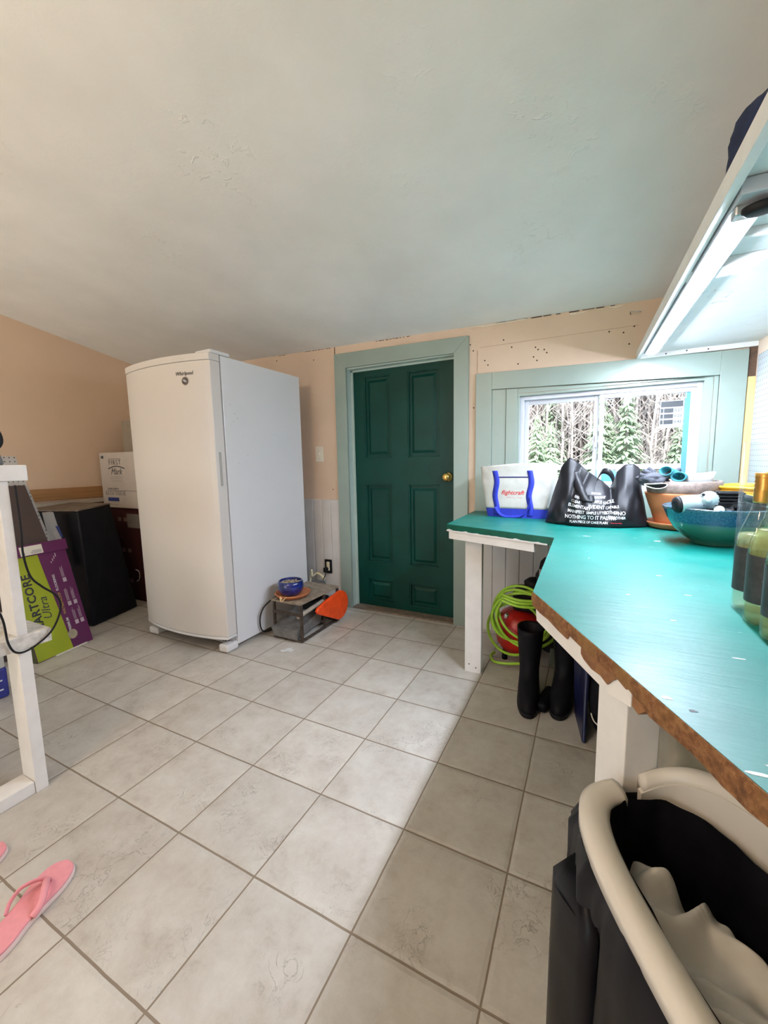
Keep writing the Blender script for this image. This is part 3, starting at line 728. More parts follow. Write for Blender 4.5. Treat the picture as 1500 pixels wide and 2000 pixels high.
# ------------------------------------------------------------------ canvas tote bag
canvas = mat('canvas', (.62, .61, .57), .85, var=.06, scale=25, bs=.5, bscale=300, bd=.001)
royal = mat('royal_blue_webbing', (.025, .045, .52), .7, var=.1, scale=60, bs=.3, bscale=300, bd=.001)
Mt = Matrix.Translation((1.385, 1.775, ZC)) @ Matrix.Rotation(R(-7), 4, 'Z')
tb = thing('tote_bag', 'white canvas tote with blue handles and red print on counter', 'bag', (1.385, 1.775, ZC))
def tote_ring(t, out=0):       # t 0 bottom..1 top, returns outline CCW
    hw = .168 + (.215 - .168) * t ** .8 + out; hd = .065 + .006 * t + out
    z = .305 * t; ring = []; n = 64
    for k in range(n):
        a = 2 * math.pi * k / n; c, s = math.cos(a), math.sin(a)
        x = hw * math.copysign(abs(c) ** .30, c); y = hd * math.copysign(abs(s) ** .42, s)
        wr = .008 * nz(x * 2, y, z, 9) * (.4 + t) + .004 * nz(x, y * 2, z, 26)
        y += wr + .014 * t * math.sin(x * 14)
        zz = z + (.010 * math.sin(x * 9 + 1) * t + .006 * nz(x, y, 0, 14) * t)
        ring.append(Mt @ Vector((x, y, zz)))
    return ring
b = MB(); b.loft([tote_ring(k / 24) for k in range(4, 25)], cap=False)
body = b.build('bag_body', canvas, tb, smooth=True, solid=.002)
b = MB(); b.loft([tote_ring(k / 24, .0018) for k in range(0, 5)], cap=False); b.poly(tote_ring(0, .0018))
b.build('bag_base', royal, tb, smooth=True)['label'] = 'royal blue base band'
b = MB(); b.loft([tote_ring(k / 24) for k in range(0, 25)], cap=True); bmesh.ops.triangulate(b.bm, faces=b.bm.faces)
tbv = BVHTree.FromBMesh(b.bm)
fd = (Mt.to_3x3() @ Vector((0, 1, 0))).normalized()
def on_bag(x, z, bvh, Mq, dv, off=.003):
    o = Mq @ Vector((x, 0, z)); h = bvh.ray_cast(o - dv * .4, dv)
    return (h[0] if h[0] else o) - dv * off
def ribbon(pts, wdir, wd, name, m, parent, th=.002):
    b = MB(); rings = []
    for p in pts:
        rings.append([p - wdir * wd / 2, p + wdir * wd / 2])
    b.loft(rings, closed=False, cap=False)
    return b.build(name, m, parent, smooth=True, solid=th)
wx = (Mt.to_3x3() @ Vector((1, 0, 0))).normalized()
for x in (-.105, .088):
    ribbon([on_bag(x + .006 * math.sin(k * .5), .01 + k * .0125, tbv, Mt, fd) for k in range(22)], wx, .031, 'strap', royal, tb)
# hanging handle loop
hp = [(-.105, .06), (-.085, .025), (-.055, -.004 + .01), (-.015, .006), (.03, .012), (.065, .035), (.085, .075), (.088, .12)]
loop = smooth_path([on_bag(x, max(z, .008), tbv, Mt, fd, .012) for x, z in hp], 5)
MB().tube(loop, .010, 8, flat=.25).build('handle', royal, tb, smooth=True)
ribbon([on_bag(-.10 + .18 * k / 14, .235, tbv, Mt, fd, .002) for k in range(15)], Vector((0, 0, 1)), .007, 'pocket_hem', mat('dark_blue_piping', (.03, .03, .16), .8, var=0), tb, .001)
text('printed_logo', 'flightcraft', M['redink'], Mt @ frame((-.012, -.2, .145), (1, 0, 0), (0, 0, 1)), .034, tb, bvh=tbv, dirv=fd, shear=.35, bold=.02)
text('printed_logo', '~~ --- ----', M['redink'], Mt @ frame((.0, -.2, .118), (1, 0, 0), (0, 0, 1)), .022, tb, bvh=tbv, dirv=fd)

# ------------------------------------------------------------------ black reusable bag
bagm = mat('black_nonwoven', (.010, .010, .013), .45, var=.25, scale=30, bs=.35, bscale=200, bd=.001, spec=.35)
sil = [(1.560, .02), (1.575, .09), (1.60, .19), (1.632, .29), (1.665, .340), (1.70, .315), (1.745, .270), (1.79, .238), (1.83, .215), (1.862, .175), (1.885, .262), (1.915, .298), (1.95, .300), (1.975, .282), (1.992, .20), (2.010, .11), (2.028, .02)]
def silh(x):
    for (a, ha), (c, hc) in zip(sil, sil[1:]):
        if a <= x <= c: return ha + (hc - ha) * (x - a) / (c - a)
    return .02
bb = thing('black_shopping_bag', 'slumped black reusable shopping bag with white word print on counter', 'bag', (1.8, 1.58, ZC))
def bag_surface():
    b = MB(); rings = []; NX = 72; NV = 22
    for i in range(NX + 1):
        u_ = i / NX; x = 1.560 + .468 * u_; h = silh(x)
        # base line bows toward the camera
        yc = 1.60; fr_ = .115 * math.sin(math.pi * u_) ** .55 + .012; bk = .11 * math.sin(math.pi * u_) ** .5 + .012
        col = []
        for j in range(NV + 1):
            t = j / NV; dep = (1 - t ** 1.5) * .92 + .08
            y = yc - fr_ * dep * (1 + .25 * math.sin(t * 3.1)) + .03 * t
            z = h * t
            wv = (.020 * nz(x, z, 0, 11) + .010 * nz(x * 2, z, 4, 18)) * math.sin(math.pi * min(1, t * 1.3 + .12)) 
            fold = -.012 * math.exp(-((x - 1.70 - .35 * (z - .10)) / .012) ** 2) * (t > .25) + .012 * math.exp(-((x - 1.66 - .2 * z) / .015) ** 2)
            xx = x + .012 * nz(z, x, 8, 9) * t
            col.append(Vector((xx, y + wv + fold, ZC + .003 + z)))
        for j in range(NV - 1, -1, -1):
            t = j / NV; dep = (1 - t ** 1.5) * .92 + .02
            col.append(Vector((x + .012 * nz(z, x, 8, 9) * t, yc + bk * dep + .045 * t + .01 * nz(x, t, 3, 12), ZC + .003 + h * t)))
        rings.append(col)
    b.loft(rings, closed=True, cap=True)
    return b
b = bag_surface(); b.build('bag_body', bagm, bb, smooth=True)
b = bag_surface(); bmesh.ops.triangulate(b.bm, faces=b.bm.faces); bbv = BVHTree.FromBMesh(b.bm)
# fallen handle on the front, second handle at the right
vd = Vector((0, 1, 0))
I4 = Matrix.Identity(4)
def onb(x, z, off): 
    h = bbv.ray_cast(Vector((x, 1.2, ZC + z)), vd); return (h[0] if h[0] else Vector((x, 1.58, ZC + z))) - vd * off
pts = [onb(x, z, o) for x, z, o in ((1.690, .275, .003), (1.705, .235, .010), (1.72, .20, .014), (1.735, .165, .014), (1.752, .135, .012), (1.77, .13, .010), (1.765, .16, .016))]
b = MB(); rings = [[p - Vector((.020, 0, .006)), p + Vector((.020, 0, -.006))] for p in smooth_path(pts, 4)]
b.loft(rings, closed=False, cap=False); b.build('handle', bagm, bb, smooth=True, solid=.002)
pts = [(1.80, 1.60, ZC + .235), (1.82, 1.57, ZC + .27), (1.85, 1.56, ZC + .262), (1.868, 1.57, ZC + .225), (1.858, 1.575, ZC + .19)]
b = MB(); rings = [[p - Vector((.004, 0, .014)), p + Vector((.004, 0, .014))] for p in smooth_path(pts, 4)]
b.loft(rings, closed=False, cap=False); b.build('handle', bagm, bb, smooth=True, solid=.002)
rows_ = [('NOTHING TO IT PALTRY', 1.772, .047, .026, 0), ('PLAIN PIECE OF CAKE PLAIN', 1.765, .024, .017, 0), ('MANIFEST', 1.708, .073, .022, -4), ('SIMPLE LITTLE', 1.80, .070, .019, 0),
         ('ELEMENTARY', 1.722, .097, .022, -10), ('EVIDENT', 1.798, .098, .023, -4), ('BOTHER', 1.862, .072, .02, 0), ('CLEAR', 1.705, .122, .018, -16), ('EASY', 1.714, .143, .017, -20),
         ('SIMPLE', 1.800, .122, .018, -4), ('CAPABLE', 1.866, .097, .018, 10), ('FACILE', 1.850, .120, .020, 14), ('EVIDENT', 1.812, .142, .016, 0), ('NO', 1.906, .070, .026, 4), ('NO BOTHER', 1.885, .048, .017, 2), ('SMOOTH', 1.795, .160, .013, -6)]
for t, x, z, sz, rot in rows_:
    text('printed_word', t, M['whiteink'], Matrix.Translation((x, 1.2, ZC + z)) @ Matrix.Rotation(R(90), 4, 'X') @ Matrix.Rotation(R(rot), 4, 'Z') @ Matrix.Scale(.82, 4, (1, 0, 0)), sz, bb, bvh=bbv, dirv=vd, off=.0022, space=.94, bold=.012)
text('printed_word', '~~~', M['redink'], Matrix.Translation((1.885, 1.2, ZC + .025)) @ Matrix.Rotation(R(90), 4, 'X'), .028, bb, bvh=bbv, dirv=vd, off=.0022)

# ------------------------------------------------------------------ stacked pots
PC = (2.152, 1.60)
tag(MB().lathe([(.10, 0), (.125, .004), (.140, .022), (.146, .03), (.138, .031), (.13, .02), (.11, .010), (.001, .010)], (*PC, ZC + .001), 48).build('terracotta_saucer', M['terra'], None, smooth=True), 'large terracotta saucer under the terracotta pot on the counter', 'saucer')
tag(MB().lathe([(.095, 0), (.100, .002), (.108, .03), (.121, .075), (.123, .078), (.133, .105), (.144, .140), (.147, .150), (.147, .156), (.139, .157), (.136, .145), (.125, .10), (.095, .012), (.001, .012)], (*PC, ZC + .012), 48).build('terracotta_pot', M['terra'], None, smooth=True), 'wide terracotta pot holding a grey stoneware pot', 'pot')
stone = mat('weathered_stoneware', (.24, .185, .16), .6, var=.4, scale=35, bs=.3)
tag(MB().lathe([(.08, 0), (.095, .004), (.120, .04), (.128, .080), (.131, .084), (.142, .090), (.146, .112), (.145, .142), (.139, .146), (.133, .143), (.132, .10), (.115, .05), (.001, .02)], (PC[0] + .004, PC[1], ZC + .078), 48).build('stoneware_pot', stone, None, smooth=True), 'brown grey weathered stoneware pot nested in the terracotta pot', 'pot')
ZP = ZC + .12
wbm = mat('white_plastic', (.52, .54, .54), .3, var=.02)
b = MB(); rings = []
for t, inn in [(0, 0), (.15, 0), (.6, 0), (1, 0), (1, 1), (.6, 1), (.15, 1), (.06, 1)]:
    hw = .048 + .022 * t - .004 * inn; z = ZC + .178 + .082 * t + (.006 if inn and t < .1 else 0)
    ring = []
    for k in range(40):
        a = 2 * math.pi * k / 40; c, s = math.cos(a), math.sin(a)
        x = hw * math.copysign(abs(c) ** .55, c); y = hw * .95 * math.copysign(abs(s) ** .55, s)
        ring.append((2.20 + x, 1.60 + y, z + (.004 * math.cos(2 * a) if t > .9 else 0)))
    rings.append(ring)
b.loft(rings)
tag(b.build('plastic_tub', wbm, None, smooth=True), 'small square white plastic tub on top of the stoneware pot', 'tub')
# teal foam slippers: open ends toward the room
tealm = mat('teal_foam', (.04, .25, .31), .6, var=.1, scale=40)
def dcyl(b, a, c, prof, seg=28, sx=1.0):
    a = Vector(a); c = Vector(c); zax = (c - a).normalized(); xax = zax.cross(Vector((0, 0, 1))).normalized(); yax = zax.cross(xax)
    Mq = Matrix(((xax.x, yax.x, zax.x, a.x), (xax.y, yax.y, zax.y, a.y), (xax.z, yax.z, zax.z, a.z), (0, 0, 0, 1)))
    L_ = (c - a).length
    return b.lathe([(r0, t * L_) for r0, t in prof], (0, 0, 0), seg, Mq @ Matrix.Diagonal((sx, 1, 1, 1)))
spf = [(.002, 0), (.012, .05), (.019, .3), (.021, .8), (.0225, .97), (.021, 1.0), (.0175, .98), (.016, .8), (.012, .5), (.001, .45)]
for a_, c_, lab in (((2.135, 1.58, ZC + .245), (2.068, 1.49, ZC + .272), 'teal foam slipper tilted up, left of the pair on the stoneware pot'), ((2.150, 1.585, ZC + .242), (2.115, 1.475, ZC + .246), 'teal foam slipper lying level beside the white tub')):
    tag(dcyl(MB(), a_, c_, spf, 32, 1.35).build('foam_slipper', tealm, None, smooth=True), lab, 'slipper', 'teal foam slippers on the pots')
grf = mat('grey_glove_cloth', (.075, .08, .10), .85, var=.3, scale=50, bs=.4)
gg = thing('work_glove', 'dark grey work glove draped over the stoneware pot rim', 'glove', (2.02, 1.52, ZC + .15))
blob((2.025, 1.525, ZC + .232), (.062, .05, .030), '', None, 4, .25, 7, flat=0).build('palm', grf, gg, smooth=True)
for x_, dy, zz in ((1.985, .0, .272), (2.005, .012, .282), (2.03, .02, .274), (1.972, -.02, .255)):
    MB().tube(smooth_path([(2.03, 1.53, ZC + .235), ((x_ + 2.03) / 2, 1.53 + dy, ZC + zz - .01), (x_, 1.53 + dy, ZC + zz)], 4), lambda t: .012 - .002 * t, 10).build('finger', grf, gg, smooth=True)
MB().tube(smooth_path([(2.05, 1.52, ZC + .235), (2.10, 1.54, ZC + .262), (2.13, 1.56, ZC + .275)], 4), .012, 10).build('thumb', grf, gg, smooth=True)
b = MB(); pts = [(2.032 + .042 * math.cos(2 * math.pi * k / 40), 1.470 - .012 * math.cos(2 * math.pi * k / 40), ZC + .207 + .011 * math.sin(2 * math.pi * k / 40) + .004 * math.sin(4 * math.pi * k / 40 + 1)) for k in range(40)]
b.tube(pts, .0025, 6, loop=True); b.build('cuff_edge', M['ivory'], gg, smooth=True)
b = MB(); b.loft([[(2.032 + (p[0] - 2.032) * s_, p[1] + .06 * (1 - s_), ZC + .207 + (p[2] - ZC - .207) * s_ + .02 * (1 - s_)) for p in pts] for s_ in (1, .97, .7)])
b.build('cuff_opening', M['dark'], gg, smooth=True)
# ------------------------------------------------------------------ teal bowl
BC = (2.205, 1.215)
def m_bowl():
    m, nt, b = nm('two_tone_glaze'); setp(b, None, .12, spec=.6, Coat_Weight=.6)
    p = pos(nt); sx = nt.nodes.new('ShaderNodeSeparateXYZ'); nt.links.new(p, sx.inputs[0])
    z = mp(nt, 'DIVIDE', mp(nt, 'SUBTRACT', sx.outputs[2], ZC), .14)
    z = mp(nt, 'ADD', z, mp(nt, 'MULTIPLY', mp(nt, 'SUBTRACT', noise_n(nt, p, 40, 4), .5), .06))
    c = ramp(nt, z, [(.0, (.02, .085, .055)), (.50, (.035, .15, .10)), (.60, (.04, .14, .14)), (.64, (.008, .05, .13)), (.9, (.012, .055, .12)), (1.0, (.02, .06, .07))])
    vo = nt.nodes.new('ShaderNodeTexVoronoi'); vo.inputs['Scale'].default_value = 170; nt.links.new(p, vo.inputs['Vector'])
    lace = mp(nt, 'MULTIPLY', ramp(nt, vo.outputs['Distance'], [(.35, (0, 0, 0)), (.7, (1, 1, 1))]), ramp(nt, z, [(.62, (0, 0, 0)), (.68, (1, 1, 1))]))
    c = mixc(nt, mp(nt, 'MULTIPLY', lace, .38), c, (.06, .17, .30))
    nt.links.new(c, b.inputs['Base Color']); bump(nt, b, lace, .25, .002)
    return m
tag(MB().lathe([(.078, 0), (.082, .004), (.080, .010), (.105, .026), (.138, .06), (.160, .098), (.172, .130), (.178, .141), (.176, .145), (.171, .143), (.160, .120), (.130, .066), (.09, .028), (.001, .018)], (*BC, ZC + .001), 64).build('glazed_bowl', m_bowl(), None, smooth=True), 'large teal and navy glazed bowl full of tool parts on counter', 'bowl')
mo = thing('wiper_motor', 'small silver electric motor with round flange in the teal bowl', 'motor', (2.17, 1.15, ZC + .12))
alu = mat('pale_cast_aluminium', (.50, .60, .60), .35, .6, var=.15, scale=30)
dcyl(MB(), (2.066, 1.112, ZC + .157), (2.140, 1.127, ZC + .164), [(.001, 0), (.030, .02), (.032, .1), (.032, 1)]).build('motor_can', alu, mo, smooth=True, bevel=.001)
dcyl(MB(), (2.050, 1.108, ZC + .155), (2.067, 1.112, ZC + .157), [(.014, 0), (.026, .1), (.031, .6), (.031, 1)]).build('end_cap', M['dark'], mo, smooth=True)
dcyl(MB(), (2.156, 1.12, ZC + .178), (2.146, 1.08, ZC + .176), [(.026, 0), (.031, .1), (.031, .5), (.020, .62), (.020, .8), (.010, .85), (.008, 1.2), (.001, 1.25)], 32).build('flange', alu, mo, smooth=True, bevel=.001)
for k in range(4):
    a = R(45 + 90 * k); dcyl(MB(), (2.153 + .026 * math.cos(a), 1.102, ZC + .178 + .026 * math.sin(a)), (2.153 + .026 * math.cos(a), 1.094, ZC + .178 + .026 * math.sin(a)), [(.005, 0), (.004, 1)], 10).build('bolt', M['dark'], mo)
gb = thing('black_bracket', 'black finned metal bracket lying across the teal bowl', 'tool part', (2.29, 1.15, ZC + .14))
b = MB()
for kz in range(4): b.box(2.178, 2.252, 1.09, 1.125, ZC + .165 + kz * .0115, ZC + .1705 + kz * .0115)
b.box(2.174, 2.250, 1.11, 1.14, ZC + .162, ZC + .208); b.build('fin', M['dark'], gb, bevel=.0015)
dcyl(MB(), (2.245, 1.09, ZC + .190), (2.31, 1.11, ZC + .17), [(.012, 0), (.012, 1)], 12).build('arm', M['dark'], gb, smooth=True)
put('black_mechanism', M['dark'], blob((2.235, 1.225, ZC + .115), (.115, .10, .065), '', None, 5, .35, 8, flat=.2), 'tangle of black mechanical parts heaped in the teal bowl', 'tool parts')
tag(dcyl(MB(), (2.190, 1.125, ZC + .13), (2.180, 1.085, ZC + .144), [(.010, 0), (.012, .8), (.015, .85), (.0155, .97), (.001, 1)]).build('pale_plunger', mat('pale_green_plastic', (.50, .56, .47), .4, var=.05), None, smooth=True), 'pale green round-ended plunger in the bowl, below the motor flange', 'tool part')
tag(dcyl(MB(), (2.242, 1.15, ZC + .155), (2.230, 1.095, ZC + .166), [(.010, 0), (.012, .8), (.0135, .9), (.001, 1)]).build('grey_plunger', mat('dark_grey_plastic', (.10, .10, .10), .4, var=.05), None, smooth=True), 'dark grey round-ended plunger at the right of the bowl', 'tool part')
# black case and yellow cord behind
tag(MB().box(2.325, 2.468, 1.36, 1.72, ZC, ZC + .165).build('black_case', M['dark'], None, bevel=.01), 'black case standing behind the teal bowl under the yellow cord', 'case')
b = MB()
for k in range(6):
    pts = []; rr = .105 + .007 * random.uniform(-1, 1); ph = random.random() * 6
    for j in range(48):
        a = 2 * math.pi * j / 48
        pts.append((2.372 + rr * math.cos(a) * .92, 1.55 + rr * 1.5 * math.sin(a), ZC + .172 + k * .0055 + .003 * math.sin(2 * a + ph)))
    b.tube(pts, .0055, 8, loop=True)
tag(b.build('yellow_cord', mat('yellow_cord', (.85, .52, .03), .5, var=.1, scale=40), None, smooth=True), 'coiled yellow extension cord on the black case behind the bowl', 'cord')
# clear cylinder
gv = thing('glass_cylinder', 'tall clear glass cylinder vase between the bowl and the bottles', 'vase', (2.28, .90, ZC))
MB().lathe([(.001, .001), (.084, .001), (.086, .006), (.086, .372), (.0835, .375), (.081, .372), (.081, .012), (.001, .010)], (2.271, .90, ZC), 48).build('vase_wall', glass('clear_glass', (.98, .99, .99), .015), gv, smooth=True)
# ------------------------------------------------------------------ bottles
bgl = glass('pale_green_glass', (.93, .97, .86), .04)
bgl2 = glass('clear_wine_glass', (.97, .98, .95), .04)
winem = mat('white_wine', (.66, .70, .36), .2, var=.03); winem.node_tree.nodes['Principled BSDF'].inputs['Alpha'].default_value = .3
M['labelprint'] = mat('tan_label_print', (.30, .26, .20), .5, var=0)
lab = mat('dark_wine_label', (.055, .050, .055), .5, var=.35, scale=40)
def bottle(x, y, label, g, fill, num):
    o = thing('wine_bottle', label, 'bottle', (x, y, ZC), 'wine bottles on the counter')
    pr = [(.001, .003), (.034, .001), (.038, .006), (.0385, .02), (.0385, .150), (.036, .168), (.028, .190), (.0195, .215), (.0150, .240), (.0140, .262), (.0140, .295)]
    MB().lathe(pr, (x, y, ZC), 40, cap=False).build('glass_body', g, o, smooth=True)
    pw = [(.001, .006), (.034, .006), (.0362, .02), (.0362, .150), (.034, .167)] + ([(.026, .190), (.001, .1905)] if fill else [(.001, .1675)])
    MB().lathe(pw, (x, y, ZC), 32, cap=False).build('wine', winem, o, smooth=True)
    MB().lathe([(.0391, .045), (.0391, .140)], (x, y, ZC), 40, cap=False).build('paper_label', lab, o, smooth=True)
    MB().lathe([(.0155, .235), (.0165, .238), (.0163, .262), (.0168, .264), (.0150, .268), (.0168, .272), (.0150, .276), (.0168, .280), (.0152, .284), (.0166, .288), (.0166, .298), (.001, .300)], (x, y, ZC), 32).build('screw_cap', M['gold'], o, smooth=True)
    n_ = Vector((-.45, -1, 0)).normalized(); ex = Vector((-n_.y, n_.x, 0)); ex = ex if ex.x > 0 else -ex
    lb_ = MB(); lb_.lathe([(.0391, .04), (.0391, .145)], (x, y, ZC), 60); bmesh.ops.triangulate(lb_.bm, faces=lb_.bm.faces); bv = BVHTree.FromBMesh(lb_.bm); lb_.bm.free()
    dv = Vector((.30, .954, 0)); tan = M['labelprint']
    for dz, s_, tx in ((.122, .010, 'oo'), (.106, .020, 'Y'), (.092, .009, '====='), (.083, .009, '===='), (.072, .007, '- - - -')):
        text('label_print', tx, tan, frame((x, y, ZC + dz), (.954, -.30, 0), (0, 0, 1)), s_, o, bvh=bv, dirv=dv, off=.0006)
    return o
bottle(2.095, .39, 'clear wine bottle with gold screw cap, farthest of the three', bgl2, False, 0)
bottle(2.093, .302, 'pale green wine bottle in the middle of the row of three', bgl, True, 1)
bottle(2.095, .214, 'wine bottle nearest the camera, at the right edge of the picture', bgl, True, 2)

# ------------------------------------------------------------------ under the counter: compressor, hose, boots, bags
cp = thing('air_compressor', 'red pancake air compressor on the floor under the counter, wrapped in hose', 'compressor', (1.43, 1.62, 0))
MB().lathe([(.001, .035), (.05, .035), (.095, .055), (.125, .10), (.135, .16), (.128, .22), (.10, .27), (.06, .295), (.001, .30)], (1.425, 1.66, 0), 40).build('tank', M['red'], cp, smooth=True)
b = MB(); b.box(1.39, 1.56, 1.60, 1.76, .29, .42); b.build('motor_cover', M['dark'], cp, bevel=.03, seg=4)
MB().lathe([(.02, .40), (.05, .41), (.055, .46), (.03, .48)], (1.50, 1.68, 0), 24).build('pump_head', M['dark'], cp, smooth=True)
for a in (100, 220, 340):
    MB().lathe([(.015, 0), (.017, .01), (.012, .06)], (1.425 + .09 * math.cos(R(a)), 1.66 + .09 * math.sin(R(a)), 0), 14).build('foot', M['rubber'], cp, smooth=True)
dcyl(MB(), (1.37, 1.60, .262), (1.365, 1.575, .27), [(.014, 0), (.016, .5), (.014, 1)], 16).build('gauge', M['chrome'], cp, smooth=True)
dcyl(MB(), (1.335, 1.62, .255), (1.33, 1.60, .275), [(.008, 0), (.010, .5), (.006, 1)], 12).build('valve', M['brass'], cp, smooth=True)
b = MB()
def loopc(c, rx, rz, tilt, rot, n=56, ph=0):
    pts = []
    for j in range(n):
        a = 2 * math.pi * j / n
        p = Vector((rx * math.cos(a), 0, rz * math.sin(a))); p.y += .008 * math.sin(3 * a + ph)
        p = Matrix.Rotation(R(rot), 3, 'Z') @ (Matrix.Rotation(R(tilt), 3, 'Y') @ p)
        pts.append(Vector(c) + p)
    return pts
hs = thing('air_hose', 'lime green air hose looped over the red compressor', 'hose', (1.42, 1.5, .01))
for i_, (c, rx, rz, tl_, ro_) in enumerate((((1.45, 1.52, .31), .150, .165, 10, -5), ((1.46, 1.50, .30), .160, .140, -20, 5), ((1.49, 1.51, .29), .165, .155, 25, 8), ((1.47, 1.49, .32), .155, .125, 40, -8), ((1.42, 1.53, .22), .145, .15, 0, 10))):
    MB().tube(loopc(c, rx, rz, tl_, ro_, ph=i_), .0078, 8, loop=True).build('hose_loop', M['lime'], hs, smooth=True)
for dz in (.0, .018, .034):
    MB().tube(smooth_path([(1.36, 1.46, .40 + dz), (1.45, 1.44, .385 + dz), (1.56, 1.47, .385 + dz), (1.70, 1.55, .39 + dz)], 6), .0078, 8).build('hose_loop', M['lime'], hs, smooth=True)
MB().tube(smooth_path([(1.30, 1.60, .03), (1.285, 1.56, .022), (1.32, 1.50, .02), (1.40, 1.49, .03), (1.50, 1.52, .04)], 8), .0078, 8).build('hose_loop', M['lime'], hs, smooth=True)
MB().tube([(1.49, 1.40, .30), (1.525, 1.39, .265)], .0125, 10).build('hose_coupling', M['dark'], hs, smooth=True)
put('black_tool_bag', mat('black_nylon', (.010, .010, .016), .55, var=.3, scale=30), blob((1.62, 1.72, .30), (.15, .13, .30), '', None, 2, .2, 5), 'black nylon bag behind the green hose under the counter', 'bag')
sn = thing('black_and_white_shoe', 'black and white shoe perched on the black bag under the counter', 'shoe', (1.62, 1.63, .55))
blob((1.60, 1.63, .54), (.05, .08, .045), '', None, 6, .1).build('upper', M['dark'], sn, smooth=True)
MB().tube(smooth_path([(1.545, 1.60, .555), (1.555, 1.57, .50), (1.585, 1.555, .46)], 5), .016, 8, flat=.4).build('white_trim', mat('off_white_leather', (.60, .56, .54), .6, var=.05), sn, smooth=True)
MB().tube(smooth_path([(1.55, 1.62, .56), (1.575, 1.58, .59), (1.62, 1.58, .585)], 5), .009, 8, flat=.5).build('collar', M['steel'], sn, smooth=True)
def boot(x, y, rz, label):
    o = thing('rubber_boot', label, 'boot', (x, y, 0), 'tall black rubber boots under the counter')
    Mb = Matrix.Translation((x, y, 0)) @ Matrix.Rotation(R(rz), 4, 'Z')
    b = MB(); rings = []
    # sections: (z, centre y, half width, half depth)
    for z, cy_, hw, hd in ((.012, -.085, .046, .145), (.03, -.085, .050, .150), (.055, -.08, .050, .140), (.08, -.058, .048, .112), (.105, -.025, .046, .078), (.135, .0, .046, .062), (.18, .006, .050, .060), (.24, .008, .056, .064), (.30, .008, .060, .068), (.335, .006, .062, .070)):
        rings.append([Mb @ Vector((hw * math.copysign(abs(math.cos(a)) ** .85, math.cos(a)), cy_ + hd * math.sin(a), z + (.006 * math.sin(a) if z > .3 else 0))) for a in [2 * math.pi * j / 32 for j in range(32)]])
    for z, s_ in ((.335, .92), (.25, .88), (.15, .8)):
        rings.append([Mb @ Vector((.060 * s_ * math.cos(a), .006 + .068 * s_ * math.sin(a), z)) for a in [2 * math.pi * j / 32 for j in range(32)]])
    b.loft(rings); b.build('boot_upper', M['rubber'], o, smooth=True)
    b = MB(); pts = [(.052 * math.copysign(abs(math.cos(a)) ** .8, math.cos(a)), -.085 + .153 * math.sin(a)) for a in [2 * math.pi * j / 36 for j in range(36)]]
    b.prism(pts, .001, .022, 'z', Mb); b.build('sole', M['dark'], o, bevel=.003)
    return o
boot(1.530, 1.300, 6, 'tall black rubber boot under the counter, nearer the left leg')
boot(1.690, 1.345, -4, 'tall black rubber boot right of its partner under the counter')
tag(MB().box(-.03, .03, -.07, .12, .001, .05, Matrix.Translation((1.612, 1.20, 0)) @ Matrix.Rotation(R(-12), 4, 'Z')).build('black_shoe', M['rubber'], None, bevel=.02, seg=4), 'black shoe toe poking out between the two rubber boots', 'shoe')
tag(MB().box(1.60, 1.85, 1.60, 1.9, .001, .11).build('grey_crate', mat('grey_green_plastic', (.16, .18, .14), .6, var=.1), None, bevel=.01), 'grey green crate in the shade behind the rubber boots', 'crate')
bp = thing('black_backpack', 'black rounded backpack with white piping behind the second counter leg', 'backpack', (1.93, 1.1, 0))
blob((1.93, 1.11, .175), (.135, .15, .180), '', None, 4, .06, 4, flat=.02, pw=.8).build('bag_body', M['rubber'], bp, smooth=True)
MB().tube(smooth_path([(1.805, 1.02, .125), (1.82, .985, .11), (1.87, .958, .10), (1.93, .95, .098)], 6), .003, 6).build('piping', M['ivory'], bp, smooth=True)
MB().tube(smooth_path([(1.83, 1.10, .33), (1.86, 1.05, .365), (1.91, 1.03, .36)], 5), .011, 8, flat=.4).build('strap', mat('tan_webbing', (.5, .42, .3), .8, var=.1), bp, smooth=True)
b = MB(); b.hexa([(1.74, 1.20, .002), (1.775, .99, .002), (1.79, .99, .002), (1.76, 1.21, .002), (1.72, 1.26, .42), (1.78, 1.10, .42), (1.80, 1.105, .42), (1.74, 1.27, .42)])
tag(b.build('blue_board', mat('navy_blue_plastic', (.010, .014, .06), .3, var=.3, scale=15), None, bevel=.008, seg=3), 'navy blue plastic sled panel leaning between the boots and the backpack', 'panel')
cb = thing('clear_plastic_bag', 'crumpled clear plastic bag under the counter behind the second leg', 'plastic bag', (2.1, .55, 0))
pl = D.materials.new('cloudy_plastic'); pl.use_nodes = True
_b = pl.node_tree.nodes['Principled BSDF']; setp(_b, (.55, .52, .47), .3); _b.inputs['Alpha'].default_value = .45
blob((2.10, .60, .31), (.19, .26, .31), '', None, 11, .3, 7, flat=.02).build('bag_film', pl, cb, smooth=True)
blob((2.11, .62, .20), (.13, .2, .19), '', None, 12, .3, 7, flat=.02).build('bag_filling', mat('straw_filling', (.42, .38, .24), .9, var=.5, scale=50), cb, smooth=True)

